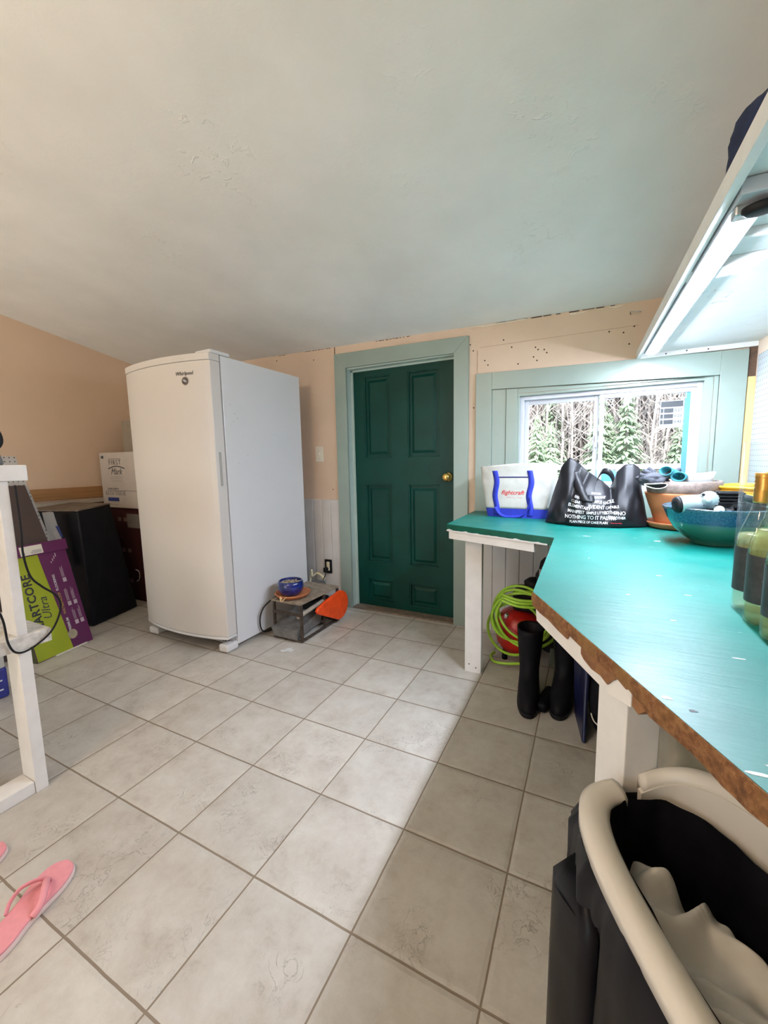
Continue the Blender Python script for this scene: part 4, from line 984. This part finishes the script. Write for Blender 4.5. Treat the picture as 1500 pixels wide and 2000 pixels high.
# ------------------------------------------------------------------ hamper / waste bin
hb = thing('hamper_bin', 'tall bin with beige oval rim and black liner under counter edge', 'bin', (1.95, -.15, 0))
HC = Vector((1.767, -.106, 0)); U = Vector((.48, -.877, 0)).normalized(); V_ = Vector((.877, .48, 0)).normalized()
beige = mat('beige_plastic', (.70, .66, .59), .35, var=.03, scale=6)
CU, CV, LU, LV = .235, .135, .33, .140
def hp_(u, v, z): return HC + U * u + V_ * v + Vector((0, 0, z))
def oval(a, k=1.0, dz=0, in_=0):
    c, s = math.cos(a), math.sin(a); e = .62
    return (CU + (LU - in_) * math.copysign(abs(c) ** e, c), CV + (LV - in_) * math.copysign(abs(s) ** e, s))
ZR = .60
def rim_sec(a, lift, wd=.042):
    u1, v1 = oval(a); u2, v2 = oval(a, in_=wd)
    um, vm = oval(a, in_=wd * .5); uq, vq = oval(a, in_=.008); ur, vr = oval(a, in_=wd - .006)
    return [hp_(u1, v1, ZR - .030 + lift), hp_(u1, v1, ZR - .010 + lift), hp_(uq, vq, ZR - .001 + lift), hp_(um, vm, ZR + .002 + lift), hp_(ur, vr, ZR - .004 + lift), hp_(u2, v2, ZR - .012 + lift), hp_(u2, v2, ZR - .028 + lift)]
# near (left) half, v < CV : angles pi..2pi ; gap around a=pi
b = MB(); b.loft([rim_sec(R(184 + 172 * k / 60), 0) for k in range(61)]); b.build('rim', beige, hb, smooth=True, bevel=.0)
def lift(a):      # far half is hinged up a little
    return .066 * max(0, math.sin(a)) ** .8
b = MB(); b.loft([rim_sec(R(177 - 176 * k / 60), lift(R(177 - 176 * k / 60)), .026) for k in range(61)]); b.build('liner_ring', beige, hb, smooth=True)['label'] = 'raised beige liner ring'
b = MB(); rings = []
for k in range(81):      # inner beige wall behind the raised ring
    a = R(178 - 176 * k / 80); u1, v1 = oval(a, in_=.016); u2, v2 = oval(a, in_=.028)
    rings.append([hp_(u1, v1, ZR - .02 + lift(a)), hp_(u2, v2, ZR - .02 + lift(a)), hp_(u2, v2, ZR - .075), hp_(u1, v1, ZR - .075)])
b.loft(rings); b.build('inner_collar', beige, hb, smooth=False)
b = MB(); n = 96; rings = []
for z, in_ in ((ZR - .03, .008), (.45, .018), (.25, .03), (.02, .045)):
    rings.append([hp_(*oval(2 * math.pi * k / n, in_=in_), z) for k in range(n)])
b.loft(rings, cap=False); b.poly(rings[-1]); b.build('bin_body', mat('dark_grey_bin', (.03, .03, .035), .5, var=.1), hb, smooth=True)
linm = mat('black_liner_film', (.006, .006, .009), .40, var=.3, scale=20, spec=.16)
b = MB(); rings = []
for z, in_ in ((ZR - .012, .043), (ZR - .03, .044), (.50, .048), (.42, .05), (.34, .056), (.30, .07)):
    rings.append([hp_(*oval(2 * math.pi * k / n, in_=in_ + .006 * nz(math.cos(6.28 * k / n) * 2, math.sin(6.28 * k / n) * 2, z, 3)), z) for k in range(n)])
b.loft(rings, cap=False); b.poly(rings[-1]); b.build('liner_inside', linm, hb, smooth=True)
b = MB(); rings = []
for z, o in ((ZR - .028, .002), (ZR - .06, -.006), (.48, -.004), (.36, -.008), (.22, .004), (.08, .012), (.015, .014)):
    ring = []
    for k in range(n * 2):
        a = 2 * math.pi * k / (n * 2); f = nz(math.cos(a) * 3, math.sin(a) * 3, z * .5, 3.2) * .014 * (1 if z < .55 else .2)
        u_, v__ = oval(a, in_=o - abs(f) + .006 * nz(a, z * 4, 1, 4))
        ring.append(hp_(u_, v__, z))
    rings.append(ring)
b.loft(rings, cap=False); b.build('liner_outside', linm, hb, smooth=True)['label'] = 'black plastic liner hanging outside the bin'
b = MB(); rings = []
for k in range(14):
    t = k / 13; z = .505 - .48 * t
    o_ = .050 * math.sin(math.pi * min(1, t * .6 + .35)) + .006 * nz(t, 0, 2, 7)
    rings.append([hp_(-.035 - .01 * t + du, -.008 - dv_, z - (dv_ * 2.2 + max(0, .05 - du) * .4) * (1 - t)) for du, dv_ in ((.12, 0), (.08, o_ * .16), (.04, o_ * .24 + .004 * math.sin(t * 14)), (.01, o_ * .22), (-.012, o_ * .05), (.02, -.02), (.06, -.02))])
b.loft(rings); b.build('liner_corner', linm, hb, smooth=True)
# crumpled white cloth inside
wc = D.objects.new('x', None); D.objects.remove(wc)
b = MB(); NX, NY = 70, 44; grid = []
for i in range(NX + 1):
    row = []
    for j in range(NY + 1):
        s_, t = 2 * i / NX - 1, 2 * j / NY - 1
        # disc map inside oval
        u_ = CU + (LU - .062) * s_ * math.sqrt(1 - t * t / 2.6); v__ = CV + (LV - .062) * t * math.sqrt(1 - s_ * s_ / 2.6)
        z = .495 + .060 * math.exp(-((u_ + .02) / .06) ** 2 - ((v__ - .10) / .05) ** 2) + .02 * math.exp(-((u_ - .24) / .08) ** 2 - ((v__ - .13) / .07) ** 2)
        k_ = min(1, max(0, (v__ - .165) / .07)); z -= .075 * k_ * k_ * (3 - 2 * k_) * (1 - min(1, max(0, (u_ - .0) / .14)) * .85)
        p = Vector((u_ * 7, v__ * 7, 0)); sa = lambda n_: math.sqrt(n_ * n_ + .012)
        w1 = noise.noise(p * .8) * 1.6; z += .050 * (.55 - 1.9 * sa(noise.noise(p + Vector((w1, w1 * .5, 0)))))
        z += .022 * (.4 - 1.9 * sa(noise.noise(p * 2.2 + Vector((3, w1, 0))))) + .004 * noise.noise(p * 6)
        edge = max(abs(s_), abs(t)); z -= .07 * max(0, edge - .8) / .2
        row.append(b.bm.verts.new(hp_(u_, v__, z)))
    grid.append(row)
for i in range(NX):
    for j in range(NY): b.bm.faces.new((grid[i][j], grid[i + 1][j], grid[i + 1][j + 1], grid[i][j + 1]))
put('crumpled_cloth', mat('off_white_cloth', (.72, .70, .66), .75, var=.12, scale=8, bs=.3, bscale=20), b, 'crumpled off white cloth stuffed inside the black-lined bin', 'cloth', sub=1)

# ------------------------------------------------------------------ left: white work bench
bench = thing('work_bench', 'white painted homemade wooden work bench at the left edge', 'bench', (-.3, -.6, 0))
b = MB(); b.box(-.75, .037, -1.5, -.030, 1.118, 1.172); b.build('bench_top', M['white'], bench, bevel=.003)
MB().box(-.72, .037, -1.5, -.018, .537, .586).build('lower_shelf', M['worn'], bench, bevel=.003)
for y in (-.118, -1.45):
    MB().box(-.058, .031, y, y + .038, 0, .537).build('leg', M['white'], bench, bevel=.002)
    MB().box(-.058, .031, y + .004, y + .034, .586, 1.118).build('leg', M['white'], bench, bevel=.002)
MB().box(-.058, .028, -1.41, -.119, .001, .045).build('bottom_stretcher', M['white'], bench, bevel=.002)
tag(MB().tube(smooth_path([(.052, -.075, 1.105), (.052, -.074, .96), (.05, -.076, .87), (.05, -.064, .79), (.05, -.035, .745), (.05, .004, .70), (.052, .012, .65), (.053, -.022, .58), (.050, -.08, .540), (.050, -.125, .538), (.050, -.146, .58), (.05, -.155, .68), (.05, -.20, .80), (.05, -.25, 1.10)], 8), .0035, 8).build('black_cable', M['dark'], None, smooth=True), 'black cable hanging in a loop from the white bench', 'cable')
dl = thing('desk_gadget', 'black gadget on a grey foot on the white bench, cut by the left edge', 'gadget', (-.2, -.04, 1.173))
MB().tube(smooth_path([(-.20, -.10, 1.20), (-.20, -.04, 1.225), (-.20, -.008, 1.26), (-.20, -.022, 1.31), (-.20, -.08, 1.33)], 6), .012, 10).build('arm', M['dark'], dl, smooth=True)
MB().lathe([(.05, 0), (.055, .01), (.045, .05), (.03, .058), (.001, .06)], (-.20, -.06, 1.173), 28).build('foot', mat('mid_grey_plastic', (.15, .16, .17), .5, var=.1), dl, smooth=True)

# ------------------------------------------------------------------ pegboard, brown panel, flooring carton leaning
tag(MB().hexa([(-1.40, .15, .0), (-1.40, .80, .0), (-1.41, .80, .0), (-1.41, .15, .0), (-1.52, .02, 1.24), (-1.52, .552, 1.24), (-1.53, .552, 1.24), (-1.53, .02, 1.24)]).build('pegboard_sheet', m_peg('grey_pegboard', (.46, .44, .42), (1, 2), step=.0254, rad=.14), None), 'grey pegboard sheet leaning behind the brown panel', 'pegboard')
tag(MB().hexa([(-1.355, .10, .001), (-1.355, .76, .001), (-1.375, .76, .001), (-1.375, .10, .001), (-1.465, .0, 1.055), (-1.465, .562, 1.055), (-1.485, .562, 1.055), (-1.485, .0, 1.055)]).build('brown_panel', mat('dark_brown_laminate', (.055, .030, .022), .55, var=.12, scale=5), None), 'dark brown laminate panel leaning behind the flooring carton', 'panel')
fc = thing('flooring_carton', 'lime green and purple flooring carton standing against the brown panel', 'carton', (-1.2, .56, 0))
Ao = Vector((-1.140, .385, .002)); e1 = Vector((-.069, .343, 0)).normalized(); e2 = Vector((-.20, -.012, .635)).normalized(); n3 = e1.cross(e2).normalized()
if n3.x < 0: n3 = -n3
Mc = Matrix(((e1.x, e2.x, n3.x, Ao.x), (e1.y, e2.y, n3.y, Ao.y), (e1.z, e2.z, n3.z, Ao.z), (0, 0, 0, 1)))
purple = mat('purple_print', (.13, .018, .095), .45, var=.08, scale=15); limep = mat('lime_print', (.36, .43, .012), .45, var=.05, scale=10)
W_, H_ = .350, .66
MB().box(0, W_, .0, H_, -.10, 0, Mc).build('carton_body', purple, fc, bevel=.003)
pts = [(.004, .003), (.215, .003), (.208, .12), (.195, .30), (.180, .48), (.172, .60), (.170, .655), (.004, .655)]
MB().prism(pts, .0002, .0015, 'z', Mc).build('green_print', limep, fc)
MB().hexa([Mc @ Vector(q) for q in ((-.001, 0, -.10), (0, 0, 0), (0, H_, 0), (-.001, H_, -.10), (-.003, 0, -.10), (-.002, 0, 0), (-.002, H_, 0), (-.003, H_, -.10))]).build('side_print', mat('dark_olive_print', (.07, .075, .02), .6, var=.2), fc)
fl = MB().box(.0, W_ + .012, H_ - .018, H_ + .055, .002, .008, Mc).build('top_flap', purple, fc, bevel=.001)
MB().box(.075, .205, H_ - .012, H_ + .045, .0082, .0095, Mc).build('paper_label', M['ivory'], fl)
b = MB()
for k in range(5): b.box(.15 + random.uniform(-.02, 0), .198, H_ - .006 + k * .0045, H_ - .0035 + k * .0045, .0096, .0101, Mc)
b.box(.082, .10, H_ - .006, H_ + .004, .0096, .0101, Mc); b.build('label_print', mat('grey_print', (.35, .35, .35), .6, var=0), fl)
def ctext(t, x, y, size, m, **k):
    return text('printed_text', t, m, Mc @ frame((x, y, .0016), (0, 1, 0), (-1, 0, 0)), size, fc, **k)
ctext('SMARTCORE', .070, .335, .067, M['ink'], space=1.05, bold=.028)
ctext('Ultra', .128, .30, .070, M['ink'], shear=.3)
for t_, y_, m_ in (('PREMIUM', .155, M['whiteink']), ('WATERPROOF', .300, mat('gold_print', (.50, .32, .08), .5, var=0)), ('FLOORING', .440, M['whiteink'])):
    text('printed_text', t_, m_, Mc @ frame((.231 - .02 * (y_ - .155), y_, .0012), (0, 1, 0), (-1, 0, 0)), .022, fc, bold=.02)
b = MB(); b.lathe([(.030, .0016), (.030, .0022)], (.235, .088, 0), 32, Mc); b.build('round_print', mat('wood_swatch_print', (.42, .36, .25), .6, var=.2, scale=30), fc)
b = MB()
for x, y in ((.275, .43), (.262, .27), (.300, .27), (.272, .14), (.308, .14)):
    b.box(x, x + .022, y, y + .028, .0002, .0012, Mc)
    for k in range(4): b.box(x + k * .005, x + k * .005 + .0015, y + .034, y + .034 + random.uniform(.05, .09), .0002, .001, Mc)
for k in range(4): b.box(.235 + k * .012, .240 + k * .012, .57 + k * .012, .582 + k * .016, .0002, .0012, Mc)
b.build('printed_icon', mat('pale_lilac_print', (.55, .45, .52), .6, var=.1), fc)
b = MB(); b.box(.10, .30, -.004, .004, .0, .014, Mc); b.build('bottom_flap', M['ivory'], fc)
# small packet beneath the bench
pk = thing('blue_packet', 'blue, pink and white plastic packet on the floor under the white bench', 'packet', (-.9, .05, 0))
MB().box(-1.02, -.86, -.15, .150, .001, .16).build('packet_body', mat('blue_packet_film', (.03, .035, .26), .35, var=.2, scale=20), pk, bevel=.012, seg=3)
MB().box(-1.02, -.862, -.15, .146, .155, .31).build('packet_top', mat('white_packet_film', (.62, .60, .55), .35, var=.08), pk, bevel=.012, seg=3)
b = MB(); b.box(-.861, -.8595, -.15, .125, .185, .235); b.build('pink_print', mat('pink_print', (.50, .04, .14), .5, var=.2), pk)
b = MB()
for k in range(4): b.box(-.8598, -.8585, .02, .125 - .02 * (k % 2), .045 + k * .024, .052 + k * .024)
b.build('white_print', M['whiteink'], pk)

# ------------------------------------------------------------------ dark cabinet, boxes
dc = thing('black_cabinet', 'large black fabric-covered cabinet between the carton and the freezer', 'cabinet', (-1.7, 1.0, 0))
bot = [(-1.440, .853, .004), (-1.563, 1.263, .004), (-2.03, 1.15, .004), (-1.92, .72, .004)]; top = [(-1.475, .850, .852), (-1.60, 1.145, .868), (-2.04, 1.09, .868), (-1.92, .72, .852)]
MB().hexa(bot + top).build('cabinet_body', mat('black_vinyl', (.007, .008, .012), .5, var=.3, scale=12, bs=.2, spec=.25), dc, bevel=.012, seg=3)
MB().hexa([(x, y, z - .001) for x, y, z in top] + [(x, y, z + .012) for x, y, z in top]).build('top_panel', mat('dusty_brown_top', (.16, .125, .10), .6, var=.25, scale=20), dc, bevel=.003)
MB().tube(smooth_path([(-1.55, 1.262, .32), (-1.525, 1.275, .30), (-1.53, 1.275, .24), (-1.55, 1.265, .22)], 4), .003, 6).build('handle', M['steel'], dc, smooth=True)
wpn = thing('white_appliance_part', 'upright white plastic strip with a blue label beside the black cabinet', 'plastic part', (-1.52, .74, 0))
MB().hexa([(-1.49, .70, .45), (-1.49, .78, .45), (-1.55, .80, .45), (-1.55, .72, .45), (-1.56, .675, .858), (-1.56, .742, .858), (-1.62, .752, .858), (-1.62, .70, .858)]).build('strip_body', mat('white_plastic_dull', (.38, .38, .38), .5, var=.05), wpn, bevel=.004)
MB().hexa([(-1.524, .755, .68), (-1.524, .766, .68), (-1.53, .766, .68), (-1.53, .755, .68), (-1.536, .735, .76), (-1.536, .752, .76), (-1.545, .752, .76), (-1.545, .735, .76)]).build('blue_label', M['blueink'], wpn)
bx = thing('white_box', 'white carton with a script logo on top of the maroon boxes', 'box', (-1.8, 1.55, .81))
MB().box(-2.062, -1.56, 1.35, 1.76, .812, 1.284).build('carton_body', M['cardw'], bx, bevel=.004)
def btext(t, x, z, size, m, **k): return text('printed_text', t, m, frame((x, 1.3495, z), (1, 0, 0), (0, 0, 1)), size, bx, **k)
btext('FIRST', -1.845, 1.198, .058, M['ink'], space=1.3)
btext('Mark', -1.835, 1.120, .075, M['ink'], shear=.4)
btext('- - - - - - - - - -', -1.835, 1.065, .03, M['ink']); btext('- - - - - - - - -', -1.835, 1.045, .03, M['ink'])
btext('BATH TISSUE', -1.875, .935, .05, mat('grey_box_print', (.22, .21, .20), .7, var=0))
btext('FACIAL & BATH', -1.90, .975, .022, M['ink'])
b = MB(); b.box(-2.0, -1.56, 1.3485, 1.3498, .958, .961); b.box(-1.93, -1.76, 1.3485, 1.3498, 1.228, 1.231); b.box(-1.92, -1.74, 1.3485, 1.3498, 1.078, 1.080)
for k in range(16):
    t = k / 15; x = -1.945 + .215 * t; b.box(x, x + .016, 1.3485, 1.3498, 1.145 + .018 * math.sin(math.pi * t), 1.153 + .018 * math.sin(math.pi * t))
b.box(-2.035, -2.0, 1.3485, 1.3498, 1.235, 1.258); b.build('printed_line', M['ink'], bx)
MB().box(-1.985, -1.83, 1.3485, 1.3498, .868, .900).build('blue_bar', M['blueink'], bx)
btext('- - - - - - -', -1.905, .842, .03, M['ink'])
tag(MB().box(-1.95, -1.56, 1.50, 1.80, 1.286, 1.56).build('taupe_box', M['taupe'], None, bevel=.003), 'plain taupe cardboard box standing on the white carton', 'box')
for k, (z0, z1, dx, lb) in enumerate(((.001, .27, 0, 'maroon box at the bottom of the stack under the white carton'), (.272, .54, .01, 'maroon box in the middle of the stack under the white carton'), (.542, .81, -.01, 'maroon box with grey end, directly under the white carton'))):
    o = thing('maroon_box', lb, 'box', (-1.75, 1.55, z0), 'maroon boxes stacked by the freezer')
    MB().box(-1.99 + dx, -1.53 + dx, 1.37, 1.78, z0, z1).build('carton_body', M['maroon'], o, bevel=.003)
    b = MB()
    for j in range(2): b.box(-1.90 + dx + j * .08, -1.85 + dx + j * .08, 1.3685, 1.3698, z0 + .15, z0 + .185)
    b.build('faded_print', mat('faded_pink_print', (.20, .13, .12), .8, var=.2), o)
    if k == 2: MB().box(-1.78, -1.545, 1.3682, 1.3698, z0 + .10, z0 + .22).build('grey_print', mat('grey_panel_print', (.20, .18, .16), .7, var=.1), o)
tag(MB().hexa([(-1.985, 1.345, .30), (-1.955, 1.345, .30), (-1.955, 1.362, .30), (-1.985, 1.362, .30), (-2.03, 1.33, .81), (-2.0, 1.33, .81), (-2.0, 1.348, .81), (-2.03, 1.348, .81)]).build('cream_slat', M['ivory'], None), 'thin cream wooden slat leaning on the maroon boxes', 'slat')

# ------------------------------------------------------------------ flip-flops
pink = mat('pink_foam', (.80, .32, .36), .7, var=.05, scale=50, bs=.2, bscale=300)
palep = mat('pale_pink_foam', (.86, .66, .60), .7, var=.03)
def sole_pts(k=1.0):
    L = [(0, .0), (.012, .028), (.035, .043), (.075, .048), (.12, .041), (.16, .035), (.205, .037), (.238, .032), (.256, .016), (.260, 0)]
    up = [(x, y) for x, y in L]; dn = [(x, -y * (.9 if x < .15 else 1)) for x, y in L[1:-1][::-1]]
    P = up + dn; P = smooth_path([Vector((x, y, 0)) for x, y in P + [P[0]]], 4)[:-1]
    return [(.13 + (p.x - .13) * k, p.y * k) for p in P]
def flip(x, y, ang, label):
    o = thing('flip_flop', label, 'flip-flop', (x, y, 0), 'pink flip-flops on the tiles')
    Mq = Matrix.Translation((x, y, 0)) @ Matrix.Rotation(R(ang), 4, 'Z')
    MB().prism(sole_pts(), .001, .014, 'z', Mq).build('sole', palep, o, bevel=.002)
    MB().prism(sole_pts(.985), .0142, .021, 'z', Mq).build('footbed', pink, o, bevel=.003)
    for s_ in (-1, 1):
        MB().tube([Mq @ Vector(q) for q in smooth_path([(.066, 0, .022), (.08, .010 * s_, .042), (.11, .032 * s_, .050), (.135, .042 * s_, .035), (.155, .036 * s_, .020)], 6)], .0085, 8, flat=.45).build('strap', pink, o, smooth=True)
    return o
flip(.438, -.212, -66, 'pink flip-flop on the tiles at the lower left edge')
flip(.190, -.268, -72, 'pink flip-flop of which only the tip shows at the left edge')
tag(MB().poly and (lambda b: (b.prism([(0, 0), (.03, .012), (.055, .0), (.07, .03), (.045, .035), (.06, .06), (.02, .05), (.01, .03), (-.02, .025)], .0006, .0012, 'z', Matrix.Translation((.10, 1.12, 0)) @ Matrix.Rotation(.5, 4, 'Z')), b)[1])(MB()).build('paint_spill', mat('white_paint_smear', (.72, .72, .72), .6, var=.1), None), 'white paint smear on the tile in front of the freezer', 'paint smear')
# ------------------------------------------------------------------ unseen globe added behind the camera as warm fill light
LP = (.55, -1.55)
dm = thing('fill_globe', 'added warm fill globe hanging unseen behind the viewer', 'light', (*LP, 2.1))
MB().lathe([(.06, 0), (.06, -.02), (.02, -.04)], (*LP, zc(*LP) + .015), 28).build('fill_globe_rose', M['white'], dm, smooth=True)
MB().tube([(*LP, zc(*LP)), (*LP, 2.27)], .004, 8).build('fill_globe_flex', M['white'], dm)
b = MB(); bmesh.ops.create_uvsphere(b.bm, u_segments=32, v_segments=16, radius=.15)
bmesh.ops.translate(b.bm, verts=b.bm.verts, vec=(*LP, 2.13)); b.build('fill_globe_emitter', emis('warm_fill_glow', (1, .74, .50), EXP_FILL), dm, smooth=True)

# ------------------------------------------------------------------ outdoors
gmat = mat('dry_bright_grass', (.60, .58, .48), .95, var=.15, scale=3)
struct(MB().box(-30, 34, YB + .3, 45, -.62, -.60).build('ground', gmat))
struct(MB().box(-30, 34, -40, YR - .3, -.62, -.60).build('ground', gmat))
# deck and railing
dk = MB()
for k in range(14): dk.box(-1.6, 6.6, YB + .32 + k * .145, YB + .32 + k * .145 + .138, -.12, -.09)
struct(dk.build('trim_15', mat('weathered_deck', (.45, .43, .40), .8, var=.15)))
rl = thing('deck_railing', 'white balustrade railing outside the window', 'railing', (2.0, 4.4, -.1))
MB().box(-1.6, 6.6, 4.36, 4.46, 1.035, 1.085).build('top_rail', M['vinyl'], rl)
MB().box(-1.6, 6.6, 4.38, 4.44, .02, .07).build('bottom_rail', M['vinyl'], rl)
for k in range(5):
    MB().box(-1.3 + k * 2.0, -1.2 + k * 2.0, 4.34, 4.48, -.1, 1.12).build('post', M['vinyl'], rl)
bal = MB().lathe([(.022, 0), (.022, .2), (.04, .35), (.044, .5), (.03, .65), (.018, .8), (.024, .86), (.02, .97)], (2.0, 4.41, .07), 12).build('baluster', M['vinyl'], rl, smooth=True)
for k in range(48):
    dxk = -3.45 + k * .15
    if abs(dxk) < 1e-6: continue
    c = bal.copy(); COL.objects.link(c); c.parent = rl; c.matrix_parent_inverse = bal.matrix_parent_inverse.copy(); c.location = (dxk, 0, 0)
tb2 = thing('covered_chair', 'deck chair under a bright blue cover outside the window', 'chair', (1.9, 3.3, -.09))
blob((1.86, 3.3, .48), (.27, .26, .58), '', None, 21, .12, 3, flat=.01, pw=.7).build('cover', mat('blue_tarp', (.06, .28, .62), .5, var=.15, scale=5), tb2, smooth=True)
tbl = thing('patio_table', 'pale green patio table outside the left window pane', 'table', (1.42, 3.5, -.09))
MB().lathe([(.42, 0), (.42, .03)], (1.40, 3.5, .93), 36).build('tabletop', mat('pale_green_metal', (.35, .55, .50), .5, var=.05), tbl)
MB().lathe([(.25, 0), (.03, .03), (.03, 1.02)], (1.40, 3.5, -.089), 20).build('pedestal', mat('pale_green_metal_base', (.35, .55, .50), .5, var=.05), tbl)
# woods: bare pale saplings and small evergreens
barkm = mat('pale_bark', (.30, .27, .27), .9, var=.3, scale=6)
needm = mat('light_needles', (.20, .29, .19), .8, var=.4, scale=1.5)
def bare_tree(seed, h):
    rnd = random.Random(seed); b = MB()
    trunk = [Vector((0, 0, 0))]; p = Vector((0, 0, 0))
    for k in range(6):
        p = p + Vector((rnd.uniform(-.08, .08), rnd.uniform(-.08, .08), h / 6)); trunk.append(p.copy())
    b.tube(smooth_path(trunk, 2), lambda t: .026 * (1 - t) + .008, 6)
    tw = MB()
    for k in range(46):
        z = rnd.uniform(.12, .98) * h; i = min(5, int(z / h * 6)); q = trunk[i].lerp(trunk[i + 1], z / h * 6 - i)
        a = rnd.random() * 6.28; L_ = rnd.uniform(.3, .9) * (1.2 - z / h)
        e = q + Vector((math.cos(a) * L_, math.sin(a) * L_, L_ * rnd.uniform(.5, 1.4)))
        m_ = q.lerp(e, .5) + Vector((0, 0, -.05))
        tw.tube([q, m_, e], lambda t: .012 * (1 - t) + .003, 4)
        for j in range(3):
            s0 = m_.lerp(e, rnd.random()); tw.tube([s0, s0 + Vector((rnd.uniform(-.25, .25), rnd.uniform(-.25, .25), rnd.uniform(.1, .35)))], .004, 3)
    return b, tw
def ever_tree(seed, h):
    rnd = random.Random(seed); b = MB(); b.tube([(0, 0, 0), (0, 0, h)], lambda t: .06 * (1 - t) + .01, 6)
    f = MB()
    for k in range(520):
        z = rnd.uniform(.05, .98) * h; rad = (1 - z / h) * h * .30 + .06; a = rnd.random() * 6.28
        q = Vector((0, 0, z)); e = Vector((math.cos(a) * rad * rnd.uniform(.6, 1), math.sin(a) * rad * rnd.uniform(.6, 1), z - rad * .25 + rnd.uniform(-.05, .1)))
        sd = Vector((-math.sin(a), math.cos(a), 0)) * rad * .13; up = Vector((0, 0, .03))
        for t0 in (.25, .5, .75):
            c = q.lerp(e, t0); n_ = q.lerp(e, min(1, t0 + .35))
            v0, v1, v2, v3 = (f.bm.verts.new(c - sd * (1.3 - t0) + up), f.bm.verts.new(n_ - up), f.bm.verts.new(c + sd * (1.3 - t0) + up), f.bm.verts.new(c + up * 1.6))
            f.bm.faces.new((v0, v1, v3)); f.bm.faces.new((v1, v2, v3))
    return b, f
rnd = random.Random(3)
protos = []
for s_ in range(3):
    o = thing('bare_tree', 'slim bare grey tree in the woods beyond the railing', 'tree', (0, 0, 0), 'bare trees in the woods')
    t_, w_ = bare_tree(s_, 5.5); t_.build('trunk', barkm, o); w_.build('twigs', barkm, o); protos.append(o)
for s_ in range(2):
    o = thing('evergreen_tree', 'light green young evergreen in the woods beyond the railing', 'tree', (0, 0, 0), 'evergreens in the woods')
    t_, w_ = ever_tree(20 + s_, 3.6); t_.build('trunk', barkm, o); w_.build('foliage', needm, o); protos.append(o)
def thicket():
    b = MB(); rn = random.Random(5)
    for k in range(9000):
        y = rn.uniform(12, 24); x = 1.768 + (y + .74) / 2.72 * rn.uniform(-.62, .72); h = rn.uniform(1.5, 6.5); w_ = rn.uniform(.006, .022); lx = rn.uniform(-.4, .4) * h * .3
        a = rn.random() * 3.14; dx, dy = w_ * math.cos(a), w_ * math.sin(a)
        vs = [b.bm.verts.new(p) for p in ((x - dx, y - dy, -.6), (x + dx, y + dy, -.6), (x + dy + lx * .5, y + .1, h * .5), (x + lx, y, h - .6))]
        b.bm.faces.new((vs[0], vs[1], vs[2])); b.bm.faces.new((vs[0], vs[2], vs[3]))
    return b
tag(thicket().build('brush_thicket', mat('grey_brush', (.27, .25, .26), .9, var=.4, scale=.8), None), 'dense grey leafless brush behind the trees outside the window', 'brush', kind='stuff')
used = set()
for k in range(120):
    isev = k >= 84
    i = rnd.randrange(3) if not isev else 3 + rnd.randrange(2)
    y = rnd.uniform(9.5, 20) if not isev else rnd.uniform(9, 17)
    sp = (y + .74) / 2.72
    x = 1.768 + sp * rnd.uniform(-.52, .60)
    o = protos[i]
    if i in used: o = copy_tree(o)
    used.add(i)
    o.location = (x, y, -.6); o.rotation_euler = (0, 0, rnd.random() * 6.28); sc = rnd.uniform(.8, 1.25) * (1 if not isev else .9); o.scale = (sc, sc, sc)

for o in D.objects:
    if '_b' in o: del o['_b']
